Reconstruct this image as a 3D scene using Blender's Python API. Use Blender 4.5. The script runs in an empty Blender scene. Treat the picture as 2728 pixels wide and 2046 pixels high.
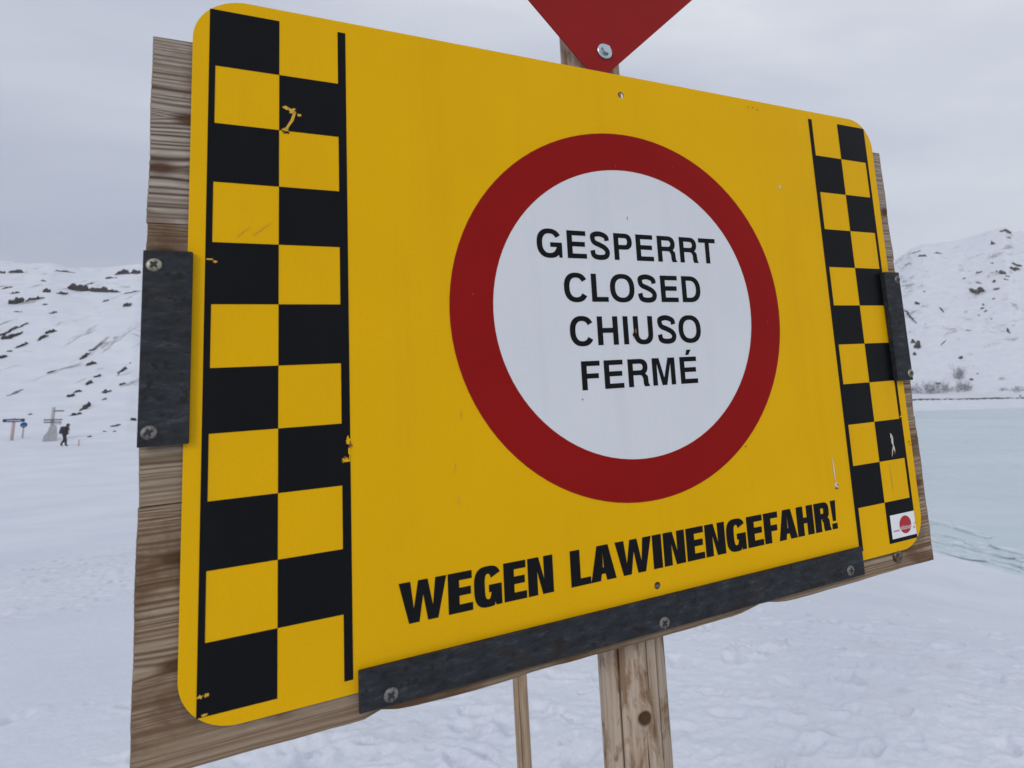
import bpy, bmesh, math, random
import numpy as np
from mathutils import Vector, Matrix

random.seed(7)
RNG = np.random.default_rng(11)
scene = bpy.context.scene
COL = scene.collection
rad = math.radians

# ------------------------------------------------------------------ camera
IMG_W, IMG_H = 2728.0, 2046.0
F_PX, CX, CY = 1773.236, 1700.0, 800.0        # focal length and optical axis of the (cropped) photograph
PITCH = rad(7.2)
CAM_Z = 1.6
cam_data = bpy.data.cameras.new('camera')
cam = bpy.data.objects.new('camera', cam_data)
COL.objects.link(cam)
cam.location = (0, 0, CAM_Z)
cam.rotation_euler = (rad(90) + PITCH, 0, 0)
cam_data.sensor_fit = 'HORIZONTAL'
cam_data.sensor_width = 36.0
cam_data.lens = F_PX / IMG_W * 36.0
cam_data.shift_x = (IMG_W / 2 - CX) / IMG_W
cam_data.shift_y = (CY - IMG_H / 2) / IMG_W
cam_data.clip_start = 0.02
cam_data.clip_end = 5000
cam_data.dof.use_dof = True
cam_data.dof.focus_distance = 0.80
cam_data.dof.aperture_fstop = 13.0
scene.camera = cam
FWD = Vector((0, math.cos(PITCH), math.sin(PITCH)))
UPV = Vector((0, -math.sin(PITCH), math.cos(PITCH)))
RGT = Vector((1, 0, 0))
EYE = Vector((0, 0, CAM_Z))

def ray(px, py):
    return FWD + RGT * ((px - CX) / F_PX) + UPV * ((CY - py) / F_PX)

# ------------------------------------------------------------------ view and render settings
scene.view_settings.view_transform = 'Standard'
scene.view_settings.look = 'None'
scene.view_settings.exposure = 0.01
scene.view_settings.gamma = 1.0
scene.view_settings.use_curve_mapping = False
scene.render.engine = 'CYCLES'
scene.cycles.max_bounces = 6
scene.cycles.use_denoising = True

# ------------------------------------------------------------------ world: overcast winter sky
SUN_EL, SUN_AZ = rad(24), rad(200)            # behind the photographer, veiled by cloud
world = bpy.data.worlds.new('World')
scene.world = world
world.use_nodes = True
nt = world.node_tree
nt.nodes.clear()
def wn(t, **k):
    n = nt.nodes.new(t)
    for a, b in k.items():
        setattr(n, a, b)
    return n
w_out = wn('ShaderNodeOutputWorld')
w_bg = wn('ShaderNodeBackground')
w_bg.inputs['Strength'].default_value = 0.10
w_sky = wn('ShaderNodeTexSky', sky_type='NISHITA', sun_disc=False)
w_sky.sun_elevation = SUN_EL
w_sky.sun_rotation = SUN_AZ
w_tc = wn('ShaderNodeTexCoord')
w_map = wn('ShaderNodeMapping')
w_map.inputs['Scale'].default_value = (1.0, 1.0, 3.4)
w_map.inputs['Rotation'].default_value = (0, rad(8), 0)
w_map.inputs['Location'].default_value = (0.35, 0.2, 0.75)
w_n1 = wn('ShaderNodeTexNoise')
w_n1.inputs['Scale'].default_value = 1.5
w_n1.inputs['Detail'].default_value = 6
w_n1.inputs['Roughness'].default_value = 0.5
w_n1.inputs['Distortion'].default_value = 0.35
w_ramp = wn('ShaderNodeValToRGB')
w_ramp.color_ramp.elements[0].position = 0.25
w_ramp.color_ramp.elements[0].color = (4.8, 5.2, 6.45, 1)
w_ramp.color_ramp.elements[1].position = 0.75
w_ramp.color_ramp.elements[1].color = (8.0, 8.35, 8.9, 1)
w_mix = wn('ShaderNodeMix', data_type='RGBA')
w_mix.inputs[0].default_value = 0.93
nt.links.new(w_tc.outputs['Generated'], w_map.inputs['Vector'])
nt.links.new(w_map.outputs['Vector'], w_n1.inputs['Vector'])
w_dot = wn('ShaderNodeVectorMath', operation='DOT_PRODUCT')
w_dot.inputs[1].default_value = (0.30, 0.04, 0.02)          # cloud is thinner towards the lake side
w_add = wn('ShaderNodeMath', operation='ADD')
nt.links.new(w_tc.outputs['Generated'], w_dot.inputs[0])
nt.links.new(w_n1.outputs[0], w_add.inputs[0])
nt.links.new(w_dot.outputs['Value'], w_add.inputs[1])
nt.links.new(w_add.outputs[0], w_ramp.inputs['Fac'])
nt.links.new(w_sky.outputs[0], w_mix.inputs[6])
nt.links.new(w_ramp.outputs[0], w_mix.inputs[7])
nt.links.new(w_mix.outputs[2], w_bg.inputs['Color'])
nt.links.new(w_bg.outputs[0], w_out.inputs['Surface'])

sun_data = bpy.data.lights.new('sun', 'SUN')
sun_data.energy = 1.0
sun_data.angle = rad(18)
sun_data.color = (1.0, 0.95, 0.88)
sun = bpy.data.objects.new('sun', sun_data)
COL.objects.link(sun)
sd = Vector((math.sin(SUN_AZ) * math.cos(SUN_EL), math.cos(SUN_AZ) * math.cos(SUN_EL), math.sin(SUN_EL)))
sun.rotation_euler = sd.to_track_quat('Z', 'Y').to_euler()
sun.location = (0, -5, 12)

# ------------------------------------------------------------------ material helpers
class Mat:
    def __init__(self, name, base=(0.5, 0.5, 0.5), rough=0.6, metal=0.0, spec=0.5):
        self.m = bpy.data.materials.new(name)
        self.m.use_nodes = True
        self.nt = self.m.node_tree
        self.b = self.nt.nodes['Principled BSDF']
        self.b.inputs['Base Color'].default_value = (*base, 1)
        self.b.inputs['Roughness'].default_value = rough
        self.b.inputs['Metallic'].default_value = metal
        self.b.inputs['Specular IOR Level'].default_value = spec
        self._tc = None
    def n(self, t, **k):
        x = self.nt.nodes.new(t)
        for a, b in k.items():
            setattr(x, a, b)
        return x
    def l(self, a, b):
        self.nt.links.new(a, b)
    def coord(self, scale=(1, 1, 1), loc=(0, 0, 0), rot=(0, 0, 0), kind='Object'):
        if self._tc is None:
            self._tc = self.n('ShaderNodeTexCoord')
        mp = self.n('ShaderNodeMapping')
        mp.inputs['Scale'].default_value = scale
        mp.inputs['Location'].default_value = loc
        mp.inputs['Rotation'].default_value = rot
        self.l(self._tc.outputs[kind], mp.inputs['Vector'])
        return mp.outputs['Vector']
    def noise(self, vec, scale, detail=4, rough=0.5, dist=0.0):
        x = self.n('ShaderNodeTexNoise')
        x.inputs['Scale'].default_value = scale
        x.inputs['Detail'].default_value = detail
        x.inputs['Roughness'].default_value = rough
        x.inputs['Distortion'].default_value = dist
        self.l(vec, x.inputs['Vector'])
        return x.outputs[0]
    def ramp(self, fac, stops):
        r = self.n('ShaderNodeValToRGB')
        e = r.color_ramp.elements
        while len(e) < len(stops):
            e.new(0.5)
        for i, (p, c) in enumerate(stops):
            e[i].position = p
            if not hasattr(c, '__len__'):
                c = (c, c, c)
            e[i].color = (*c, 1)
        self.l(fac, r.inputs['Fac'])
        return r.outputs[0]
    def mix(self, fac, a, b, blend='MIX'):
        x = self.n('ShaderNodeMix', data_type='RGBA', blend_type=blend)
        for sock, v in ((x.inputs[0], fac), (x.inputs[6], a), (x.inputs[7], b)):
            if hasattr(v, 'is_linked'):
                self.l(v, sock)
            elif hasattr(v, '__len__'):
                sock.default_value = (*v, 1)
            else:
                sock.default_value = v
        return x.outputs[2]
    def math(self, op, a, b=0.0, clamp=False):
        x = self.n('ShaderNodeMath', operation=op, use_clamp=clamp)
        for sock, v in ((x.inputs[0], a), (x.inputs[1], b)):
            if hasattr(v, 'is_linked'):
                self.l(v, sock)
            else:
                sock.default_value = v
        return x.outputs[0]
    def attr(self, name):
        a = self.n('ShaderNodeAttribute', attribute_name=name)
        return a.outputs['Fac']
    def bump(self, h, strength, dist, prev=None):
        x = self.n('ShaderNodeBump')
        x.inputs['Strength'].default_value = strength
        x.inputs['Distance'].default_value = dist
        self.l(h, x.inputs['Height'])
        if prev is not None:
            self.l(prev, x.inputs['Normal'])
        return x.outputs[0]
    def color(self, s):
        self.l(s, self.b.inputs['Base Color'])
    def rough(self, s):
        self.l(s, self.b.inputs['Roughness'])
    def normal(self, s):
        self.l(s, self.b.inputs['Normal'])

S = 0.05                                        # metres per checker row of the sign

# --- snow
M_SNOW = Mat('snow', (0.70, 0.73, 0.785), 0.75, spec=0.2)
v = M_SNOW.coord()
big = M_SNOW.noise(v, 0.35, 5, 0.55)
fine = M_SNOW.noise(v, 9.0, 6, 0.6)
grain = M_SNOW.noise(v, 70.0, 3, 0.6)
base = M_SNOW.ramp(big, [(0.3, (0.69, 0.72, 0.79)), (0.7, (0.775, 0.80, 0.85))])
dirt = M_SNOW.ramp(M_SNOW.noise(M_SNOW.coord((1, 1, 1), (3, 7, 0)), 2.2, 8, 0.7), [(0.56, 0.0), (0.76, 0.5)])
trod = M_SNOW.attr('trod')
dirt = M_SNOW.math('MULTIPLY', dirt, trod)
base = M_SNOW.mix(dirt, base, (0.50, 0.46, 0.44))
# rock and dead grass showing on the steep faces of the far hills
hill = M_SNOW.attr('rocky')
rk_n = M_SNOW.noise(M_SNOW.coord((1, 1, 1.6), (11, 3, 5)), 0.16, 12, 0.72, 0.6)
rk = M_SNOW.ramp(M_SNOW.math('MULTIPLY', rk_n, hill), [(0.53, 0.0), (0.62, 0.6)])
base = M_SNOW.mix(rk, base, (0.13, 0.12, 0.12))
# bands of scree and turf that run aslant up the slope above the signs
STREAK = M_SNOW.coord((1, 1, 0.0))
st_map = M_SNOW.n('ShaderNodeMapping')
st_map.inputs['Scale'].default_value = (0.05, 0.40, 1.0)
M_SNOW.l(STREAK, st_map.inputs['Vector'])
st_n = M_SNOW.noise(st_map.outputs['Vector'], 1.0, 12, 0.70, 0.25)
st = M_SNOW.ramp(M_SNOW.math('MULTIPLY', st_n, M_SNOW.attr('scree')), [(0.55, 0.0), (0.63, 0.9)])
base = M_SNOW.mix(st, base, (0.10, 0.09, 0.09))
M_SNOW.color(base)
h = M_SNOW.math('ADD', fine, M_SNOW.math('MULTIPLY', grain, 0.25))
M_SNOW.normal(M_SNOW.bump(h, 0.5, 0.03))
M_SNOW.b.inputs['Subsurface Weight'].default_value = 0.0

# --- ice
M_ICE = Mat('lake_ice', (0.6, 0.68, 0.71), 0.32, spec=0.5)
v = M_ICE.coord((0.25, 1.0, 1.0))
a = M_ICE.noise(v, 0.12, 8, 0.6, 0.4)
b_ = M_ICE.noise(M_ICE.coord((0.5, 1, 1), (4, 2, 0)), 0.9, 6, 0.6)
c = M_ICE.mix(M_ICE.ramp(a, [(0.32, 0.0), (0.68, 1.0)]), (0.51, 0.60, 0.65), (0.63, 0.71, 0.75))
snowy = M_ICE.ramp(M_ICE.noise(M_ICE.coord((0.6, 1, 1), (9, 1, 0)), 0.5, 10, 0.75), [(0.62, 0.0), (0.72, 0.7)])
c = M_ICE.mix(snowy, c, (0.70, 0.73, 0.785))
M_ICE.color(c)
M_ICE.rough(M_ICE.ramp(b_, [(0.3, 0.25), (0.7, 0.5)]))
M_ICE.normal(M_ICE.bump(b_, 0.25, 0.03))

M_SLAB = Mat('ice_slab', (0.5, 0.62, 0.63), 0.35)
v = M_SLAB.coord()
c = M_SLAB.ramp(M_SLAB.noise(v, 1.7, 6, 0.65), [(0.33, (0.42, 0.53, 0.55)), (0.52, (0.60, 0.68, 0.71)), (0.66, (0.76, 0.79, 0.84))])
M_SLAB.color(c)
M_SLAB.normal(M_SLAB.bump(M_SLAB.noise(v, 6, 4, 0.6), 0.4, 0.03))

# --- rock with snow lying on its upper faces
M_ROCK = Mat('rock', (0.08, 0.07, 0.07), 0.9, spec=0.2)
v = M_ROCK.coord()
geo = M_ROCK.n('ShaderNodeNewGeometry')
sep = M_ROCK.n('ShaderNodeSeparateXYZ')
M_ROCK.l(geo.outputs['Normal'], sep.inputs[0])
nz = sep.outputs['Z']
rn = M_ROCK.noise(geo.outputs['Position'], 0.8, 8, 0.7)
rc = M_ROCK.ramp(rn, [(0.3, (0.018, 0.016, 0.017)), (0.6, (0.055, 0.048, 0.047)), (0.8, (0.11, 0.095, 0.09))])
sm = M_ROCK.math('ADD', nz, M_ROCK.math('MULTIPLY', M_ROCK.noise(geo.outputs['Position'], 1.6, 6, 0.7), 0.9))
sm = M_ROCK.ramp(M_ROCK.math('MULTIPLY', sm, 0.5), [(0.66, 0.0), (0.76, 1.0)])
M_ROCK.color(M_ROCK.mix(sm, rc, (0.70, 0.73, 0.785)))
M_ROCK.normal(M_ROCK.bump(rn, 0.6, 0.3))

# --- yellow sign paint (slightly dented sheet, satin gloss)
def paint(name, base, rough, var=0.06, bump=0.5, spec=0.16):
    m = Mat(name, base, rough, spec=spec)
    v = m.coord()
    nz_ = m.noise(v, 4.0, 2, 0.4, 0.3)
    lo = tuple(x * (1 - var) for x in base)
    hi = tuple(min(1, x * (1 + var)) for x in base)
    fd = m.noise(m.coord((1, 1, 1), (2, 5, 1)), 7, 3, 0.5)
    c = m.ramp(fd, [(0.35, lo), (0.65, hi)])
    runs = m.noise(m.coord((26, 1.6, 1), (3, 1, 0)), 1.0, 6, 0.6)          # faint dried water runs
    c = m.mix(m.ramp(runs, [(0.52, 0.0), (0.75, 0.16)]), c, tuple(x * 0.62 + 0.012 for x in base))
    film = m.noise(m.coord((1, 1, 1), (7, 3, 2)), 420, 2, 0.5)              # fine texture of the reflective film
    c = m.mix(m.ramp(film, [(0.35, 0.10), (0.65, 0.0)]), c, tuple(x * 0.75 for x in base))
    m.color(c)
    m.rough(m.ramp(m.noise(v, 9, 4, 0.5), [(0.3, rough * 0.9), (0.7, min(1, rough * 1.12))]))
    m.fd = fd
    m.normal(m.bump(nz_, bump, 0.02))
    return m
M_YEL = paint('yellow_paint', (0.76, 0.415, 0.0002), 0.31, 0.02, 0.42, 0.10)
M_RED = paint('red_paint', (0.265, 0.0055, 0.005), 0.38, 0.05, spec=0.10)
M_RED2 = paint('red_sheet', (0.27, 0.0115, 0.011), 0.42, bump=0.15, spec=0.12)
M_BLK = paint('black_film', (0.0035, 0.0038, 0.0048), 0.36, spec=0.13)
M_WHT = paint('white_film', (0.665, 0.685, 0.715), 0.36, 0.015)
M_INK = paint('black_lettering', (0.005, 0.005, 0.006), 0.45, spec=0.13)
M_EDGE = Mat('sheet_edge', (0.30, 0.24, 0.10), 0.55)
M_CHIP_Y = Mat('bare_yellow_chip', (0.62, 0.36, 0.02), 0.6)
M_CHIP_W = Mat('bare_metal_chip', (0.62, 0.58, 0.50), 0.45)
M_CHIP_R = Mat('rust_chip', (0.22, 0.07, 0.02), 0.8)
M_STK_R = Mat('sticker_red', (0.40, 0.008, 0.018), 0.4)
M_STK_W = Mat('sticker_white', (0.78, 0.79, 0.81), 0.4)

# --- steel bars
M_STEEL = Mat('rusty_steel', (0.05, 0.055, 0.06), 0.55, 0.1, 0.25)
v = M_STEEL.coord()
p1 = M_STEEL.noise(M_STEEL.coord((0.35, 1, 1)), 150, 9, 0.75)
p2 = M_STEEL.noise(M_STEEL.coord((1, 1, 1), (5, 2, 8)), 120, 5, 0.65)
p3 = M_STEEL.noise(M_STEEL.coord((1, 1, 1), (1, 9, 3)), 18, 5, 0.6)
c = M_STEEL.ramp(p1, [(0.36, (0.013, 0.0145, 0.017)), (0.55, (0.024, 0.028, 0.033)), (0.72, (0.062, 0.075, 0.084))])
c = M_STEEL.mix(M_STEEL.ramp(p2, [(0.56, 0.0), (0.63, 0.9)]), c, (0.016, 0.011, 0.009))
c = M_STEEL.mix(M_STEEL.ramp(p3, [(0.56, 0.0), (0.72, 0.55)]), c, (0.040, 0.024, 0.016))
M_STEEL.color(c)
M_STEEL.rough(M_STEEL.ramp(p1, [(0.3, 0.7), (0.7, 0.45)]))
M_STEEL.normal(M_STEEL.bump(p2, 0.35, 0.0006))
M_SCREW = Mat('screw_metal', (0.36, 0.34, 0.27), 0.42, 0.7)
v = M_SCREW.coord()
M_SCREW.color(M_SCREW.ramp(M_SCREW.noise(v, 260, 5, 0.6), [(0.35, (0.13, 0.11, 0.085)), (0.6, (0.38, 0.36, 0.29))]))
M_SCREW_D = Mat('dull_screw_metal', (0.2, 0.19, 0.18), 0.5, 0.6)
M_SCREW_D.color(M_SCREW_D.ramp(M_SCREW_D.noise(M_SCREW_D.coord(), 260, 5, 0.6), [(0.35, (0.05, 0.035, 0.028)), (0.6, (0.22, 0.21, 0.20))]))
M_RECESS_SHADE = Mat('screw_recess_shade', (0.02, 0.02, 0.02), 0.7)  # near-black colour stands in for the shade inside the cross slot
M_ZINC = Mat('zinc_bolt', (0.50, 0.58, 0.62), 0.28, 1.0)
M_RUSTY = Mat('rusty_bolt', (0.10, 0.075, 0.05), 0.5, 0.6)
M_RUSTY.color(M_RUSTY.ramp(M_RUSTY.noise(M_RUSTY.coord(), 220, 5, 0.6), [(0.4, (0.05, 0.03, 0.02)), (0.6, (0.20, 0.17, 0.12))]))

# --- weathered boards (grain value comes with the ridges of the mesh)
def board_mat(name, lo, mid, hi, stain):
    M_BOARD = Mat(name, (0.3, 0.24, 0.19), 0.85, spec=0.2)
    ri = M_BOARD.attr('ridge')
    v = M_BOARD.coord((6, 60, 6))
    g1 = M_BOARD.noise(v, 9, 6, 0.65, 0.6)
    patch = M_BOARD.noise(M_BOARD.coord((1, 1.6, 1), (2, 3, 4)), 9.5, 5, 0.6, 0.4)
    c = M_BOARD.ramp(ri, [(0.22, lo), (0.45, mid), (0.80, hi)])
    c = M_BOARD.mix(M_BOARD.ramp(g1, [(0.35, 0.0), (0.7, 0.45)]), c, (0.16, 0.115, 0.085))
    c = M_BOARD.mix(M_BOARD.ramp(patch, [(stain, 0.0), (stain + 0.13, 0.85)]), c, (0.115, 0.062, 0.032))
    c = M_BOARD.mix(M_BOARD.ramp(M_BOARD.attr('knot'), [(0.2, 0.0), (0.8, 0.9)]), c, (0.075, 0.036, 0.018))
    M_BOARD.color(c)
    M_BOARD.normal(M_BOARD.bump(g1, 0.5, 0.0012))
    return M_BOARD
M_BOARDS = [board_mat('grey_board_wood', (0.075, 0.052, 0.038), (0.27, 0.215, 0.17), (0.47, 0.41, 0.35), 0.58),
            board_mat('brown_board_wood', (0.055, 0.034, 0.020), (0.25, 0.18, 0.12), (0.48, 0.39, 0.30), 0.54),
            board_mat('stained_board_wood', (0.042, 0.023, 0.012), (0.22, 0.145, 0.088), (0.48, 0.39, 0.29), 0.50)]
# --- peeled round post
M_POST = Mat('peeled_post', (0.4, 0.33, 0.26), 0.85, spec=0.2)
v = M_POST.coord((26, 26, 9))
pn = M_POST.noise(v, 2.2, 5, 0.6, 0.5)
fi = M_POST.noise(M_POST.coord((60, 60, 3)), 3.0, 6, 0.6)
c = M_POST.ramp(fi, [(0.3, (0.30, 0.215, 0.145)), (0.7, (0.52, 0.425, 0.335))])
br = M_POST.ramp(fi, [(0.3, (0.135, 0.072, 0.036)), (0.7, (0.25, 0.15, 0.08))])
c = M_POST.mix(M_POST.ramp(pn, [(0.40, 0.85), (0.50, 0.0)]), c, br)
c = M_POST.mix(M_POST.attr('crack'), c, (0.03, 0.02, 0.014))
c = M_POST.mix(M_POST.attr('knot'), c, (0.085, 0.042, 0.024))
M_POST.color(c)
M_POST.normal(M_POST.bump(fi, 0.4, 0.002))
M_STAKE = Mat('split_stake', (0.32, 0.24, 0.16), 0.85, spec=0.2)
fi = M_STAKE.noise(M_STAKE.coord((50, 50, 2.2)), 3.0, 6, 0.6, 0.4)
c = M_STAKE.ramp(fi, [(0.3, (0.22, 0.145, 0.088)), (0.7, (0.45, 0.335, 0.225))])
c = M_STAKE.mix(M_STAKE.attr('crack'), c, (0.03, 0.02, 0.014))
M_STAKE.color(c)
M_STAKE.normal(M_STAKE.bump(fi, 0.4, 0.003))

# --- small far things
M_BLUE = paint('blue_enamel', (0.012, 0.035, 0.15), 0.4)
M_ROUNDBLUE = paint('bright_blue_enamel', (0.010, 0.085, 0.27), 0.4)
M_WPRINT = Mat('white_print', (0.7, 0.72, 0.75), 0.5)
M_PINKPOST = Mat('faded_red_post', (0.50, 0.36, 0.38), 0.7)
M_GREYPOST = Mat('grey_timber', (0.42, 0.41, 0.42), 0.8)
M_GREYARM = Mat('grey_board', (0.16, 0.15, 0.15), 0.8)
M_GREYARM.color(M_GREYARM.ramp(M_GREYARM.noise(M_GREYARM.coord((2, 2, 8)), 4, 5, 0.6), [(0.3, (0.10, 0.095, 0.095)), (0.7, (0.21, 0.20, 0.20))]))
M_PLINTH = Mat('grey_stone', (0.4, 0.41, 0.43), 0.85)
M_PLINTH.color(M_PLINTH.ramp(M_PLINTH.noise(M_PLINTH.coord(), 5, 6, 0.65), [(0.3, (0.27, 0.28, 0.30)), (0.7, (0.46, 0.47, 0.50))]))
M_JACKET = Mat('black_jacket', (0.014, 0.013, 0.020), 0.8)
M_TROUSER = Mat('black_trousers', (0.012, 0.011, 0.011), 0.85)
M_PACK = Mat('navy_backpack', (0.012, 0.016, 0.055), 0.75)
M_SKIN = Mat('skin', (0.45, 0.27, 0.20), 0.6)
M_HAT = Mat('dark_hat', (0.020, 0.014, 0.014), 0.9)
M_TWIG = Mat('frosted_twig', (0.2, 0.19, 0.2), 0.9)
M_TWIG.color(M_TWIG.ramp(M_TWIG.noise(M_TWIG.coord(), 1.4, 6, 0.7), [(0.42, (0.07, 0.062, 0.068)), (0.70, (0.50, 0.52, 0.56))]))
M_EDGING = Mat('dark_stone', (0.06, 0.055, 0.055), 0.9)

# ------------------------------------------------------------------ object helpers
def tag(o, label=None, cat=None, group=None, kind=None):
    if label: o['label'] = label
    if cat: o['category'] = cat
    if group: o['group'] = group
    if kind: o['kind'] = kind
    return o

def empty(name, loc=(0, 0, 0), matrix=None):
    o = bpy.data.objects.new(name, None)
    o.empty_display_size = 0.1
    COL.objects.link(o)
    if matrix is not None:
        o.matrix_world = matrix
    else:
        o.location = loc
    return o

def mesh_obj(name, me, mats, parent=None, smooth=False):
    o = bpy.data.objects.new(name, me)
    COL.objects.link(o)
    if not isinstance(mats, (list, tuple)):
        mats = [mats]
    for m in mats:
        me.materials.append(m.m)
    if smooth:
        me.polygons.foreach_set('use_smooth', [True] * len(me.polygons))
    if parent is not None:
        o.parent = parent
    return o

def from_bm(name, bm, mats, parent=None, smooth=False):
    me = bpy.data.meshes.new(name)
    bmesh.ops.recalc_face_normals(bm, faces=bm.faces)
    bm.to_mesh(me)
    bm.free()
    return mesh_obj(name, me, mats, parent, smooth)

def from_py(name, verts, faces, mats, parent=None, smooth=False):
    me = bpy.data.meshes.new(name)
    me.from_pydata([tuple(map(float, p)) for p in verts], [], faces)
    me.update()
    return mesh_obj(name, me, mats, parent, smooth)

def fill_polys(name, polys, z0, thick, mats, parent, edge_slot=None):
    """flat 2-D outlines (holes allowed) filled and given a thickness: front face at z0+thick"""
    cu = bpy.data.curves.new(name, 'CURVE')
    cu.dimensions = '2D'
    cu.fill_mode = 'BOTH'
    cu.extrude = thick / 2
    for pts in polys:
        sp = cu.splines.new('POLY')
        sp.points.add(len(pts) - 1)
        for i, (x, y) in enumerate(pts):
            sp.points[i].co = (x, y, 0, 1)
        sp.use_cyclic_u = True
    tmp = bpy.data.objects.new(name, cu)
    me = bpy.data.meshes.new_from_object(tmp)
    bpy.data.objects.remove(tmp)
    bpy.data.curves.remove(cu)
    me.transform(Matrix.Translation((0, 0, z0 + thick / 2)))
    me.name = name
    me.materials.clear()
    o = mesh_obj(name, me, mats, parent)
    if edge_slot is not None:
        me.update()
        for p in me.polygons:
            p.material_index = edge_slot if abs(p.normal.z) < 0.5 else 0
    return o

def box_bm(bm, x0, x1, y0, y1, z0, z1, bevel=0.0, seg=2):
    r = bmesh.ops.create_cube(bm, size=1)
    vs = r['verts']
    for v_ in vs:
        v_.co = Vector(((x0 + x1) / 2 + v_.co.x * (x1 - x0), (y0 + y1) / 2 + v_.co.y * (y1 - y0), (z0 + z1) / 2 + v_.co.z * (z1 - z0)))
    if bevel:
        es = list({e for v_ in vs for e in v_.link_edges})
        bmesh.ops.bevel(bm, geom=es, offset=bevel, segments=seg, affect='EDGES', profile=0.6)
    return vs

def lathe(profile, n=32):
    """profile of (radius, z) revolved about z -> verts, faces"""
    vs, fs = [], []
    k = len(profile)
    for i in range(n):
        a = 2 * math.pi * i / n
        for r_, z_ in profile:
            vs.append((r_ * math.cos(a), r_ * math.sin(a), z_))
    for i in range(n):
        j = (i + 1) % n
        for q in range(k - 1):
            fs.append((i * k + q, j * k + q, j * k + q + 1, i * k + q + 1))
    return vs, fs

# ------------------------------------------------------------------ noise (numpy)
def vnoise(x, y, seed=0):
    xi = np.floor(x).astype(np.int64); yi = np.floor(y).astype(np.int64)
    xf = x - xi; yf = y - yi
    def hsh(a, b):
        n = (a * 374761393 + b * 668265263 + seed * 1442695041) & 0xFFFFFFFF
        n = ((n ^ (n >> 13)) * 1274126177) & 0xFFFFFFFF
        n = n ^ (n >> 16)
        return (n & 0xFFFF) / 65535.0
    u = xf * xf * xf * (xf * (xf * 6 - 15) + 10); w = yf * yf * yf * (yf * (yf * 6 - 15) + 10)
    a = hsh(xi, yi); b = hsh(xi + 1, yi); c_ = hsh(xi, yi + 1); d = hsh(xi + 1, yi + 1)
    return (a * (1 - u) + b * u) * (1 - w) + (c_ * (1 - u) + d * u) * w
def fbm(x, y, octv=5, seed=0, gain=0.5):
    s = 0; amp = 1; tot = 0
    for i in range(octv):
        s = s + amp * (vnoise(x, y, seed + i * 17) - 0.5) * 2
        tot += amp; amp *= gain; x = x * 2.03 + 3.1; y = y * 2.03 + 7.7
    return s / tot
def sst(a, b, x):
    t = np.clip((x - a) / (b - a), 0, 1)
    return t * t * (3 - 2 * t)

# ------------------------------------------------------------------ terrain
LAKE_Z = -3.4
sh_Y = np.array([-400, -20, 5, 12, 18, 20.8, 25, 32, 60, 100, 135, 160, 600.])
sh_X = np.array([60, 30, 17, 12.6, 10.35, 9.1, 7.6, 5.5, 1.5, -2, -6, -12, -30.])
def ridge_table():
    L = [(0, 721), (66, 724), (139, 722), (199, 731), (265, 731), (331, 725), (375, 721)]
    Rr = [(2383, 712), (2428, 678), (2458, 667), (2500, 664), (2561, 652), (2621, 631), (2660, 619), (2675, 615), (2699, 627), (2728, 624)]
    t = []
    for px, py in L + Rr:
        d = ray(px, py)
        t.append((math.degrees(math.atan2(d.x, d.y)), d.z / math.hypot(d.x, d.y)))
    return t
RT = ridge_table()
th_k = np.array([-180.0, -120, -60] + [a for a, _ in RT[:7]] + [-20, 0, 14] + [a for a, _ in RT[7:]] + [45, 80, 180])
el_k = np.array([0.07, 0.09, 0.13] + [e for _, e in RT[:7]] + [0.10, 0.09, 0.12] + [e for _, e in RT[7:]] + [0.16, 0.10, 0.07])
r0_k = np.array([120.0, 110, 80] + [74.0] * 7 + [110, 150, 175] + [200.0] * 10 + [240, 240, 140])
rc_k = np.array([300.0, 300, 260] + [230.0] * 7 + [270, 300, 330] + [340.0] * 10 + [330, 300, 300])
FOOT = []
def trod_mask(X, Y):
    """where people have walked through the snow (0..1)"""
    n = fbm(X * 0.5, Y * 0.5, 3, 91)
    a = sst(0.9, -0.2, np.hypot((X - 0.2) / 2.6, (Y - 3.6) / 2.7) - 0.75 + 0.35 * n)
    b = sst(0.9, -0.2, np.hypot((X + 7.5) / 3.0, (Y - 8.5) / 4.2) - 0.65 + 0.4 * n)
    return np.maximum(a, b)
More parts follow.
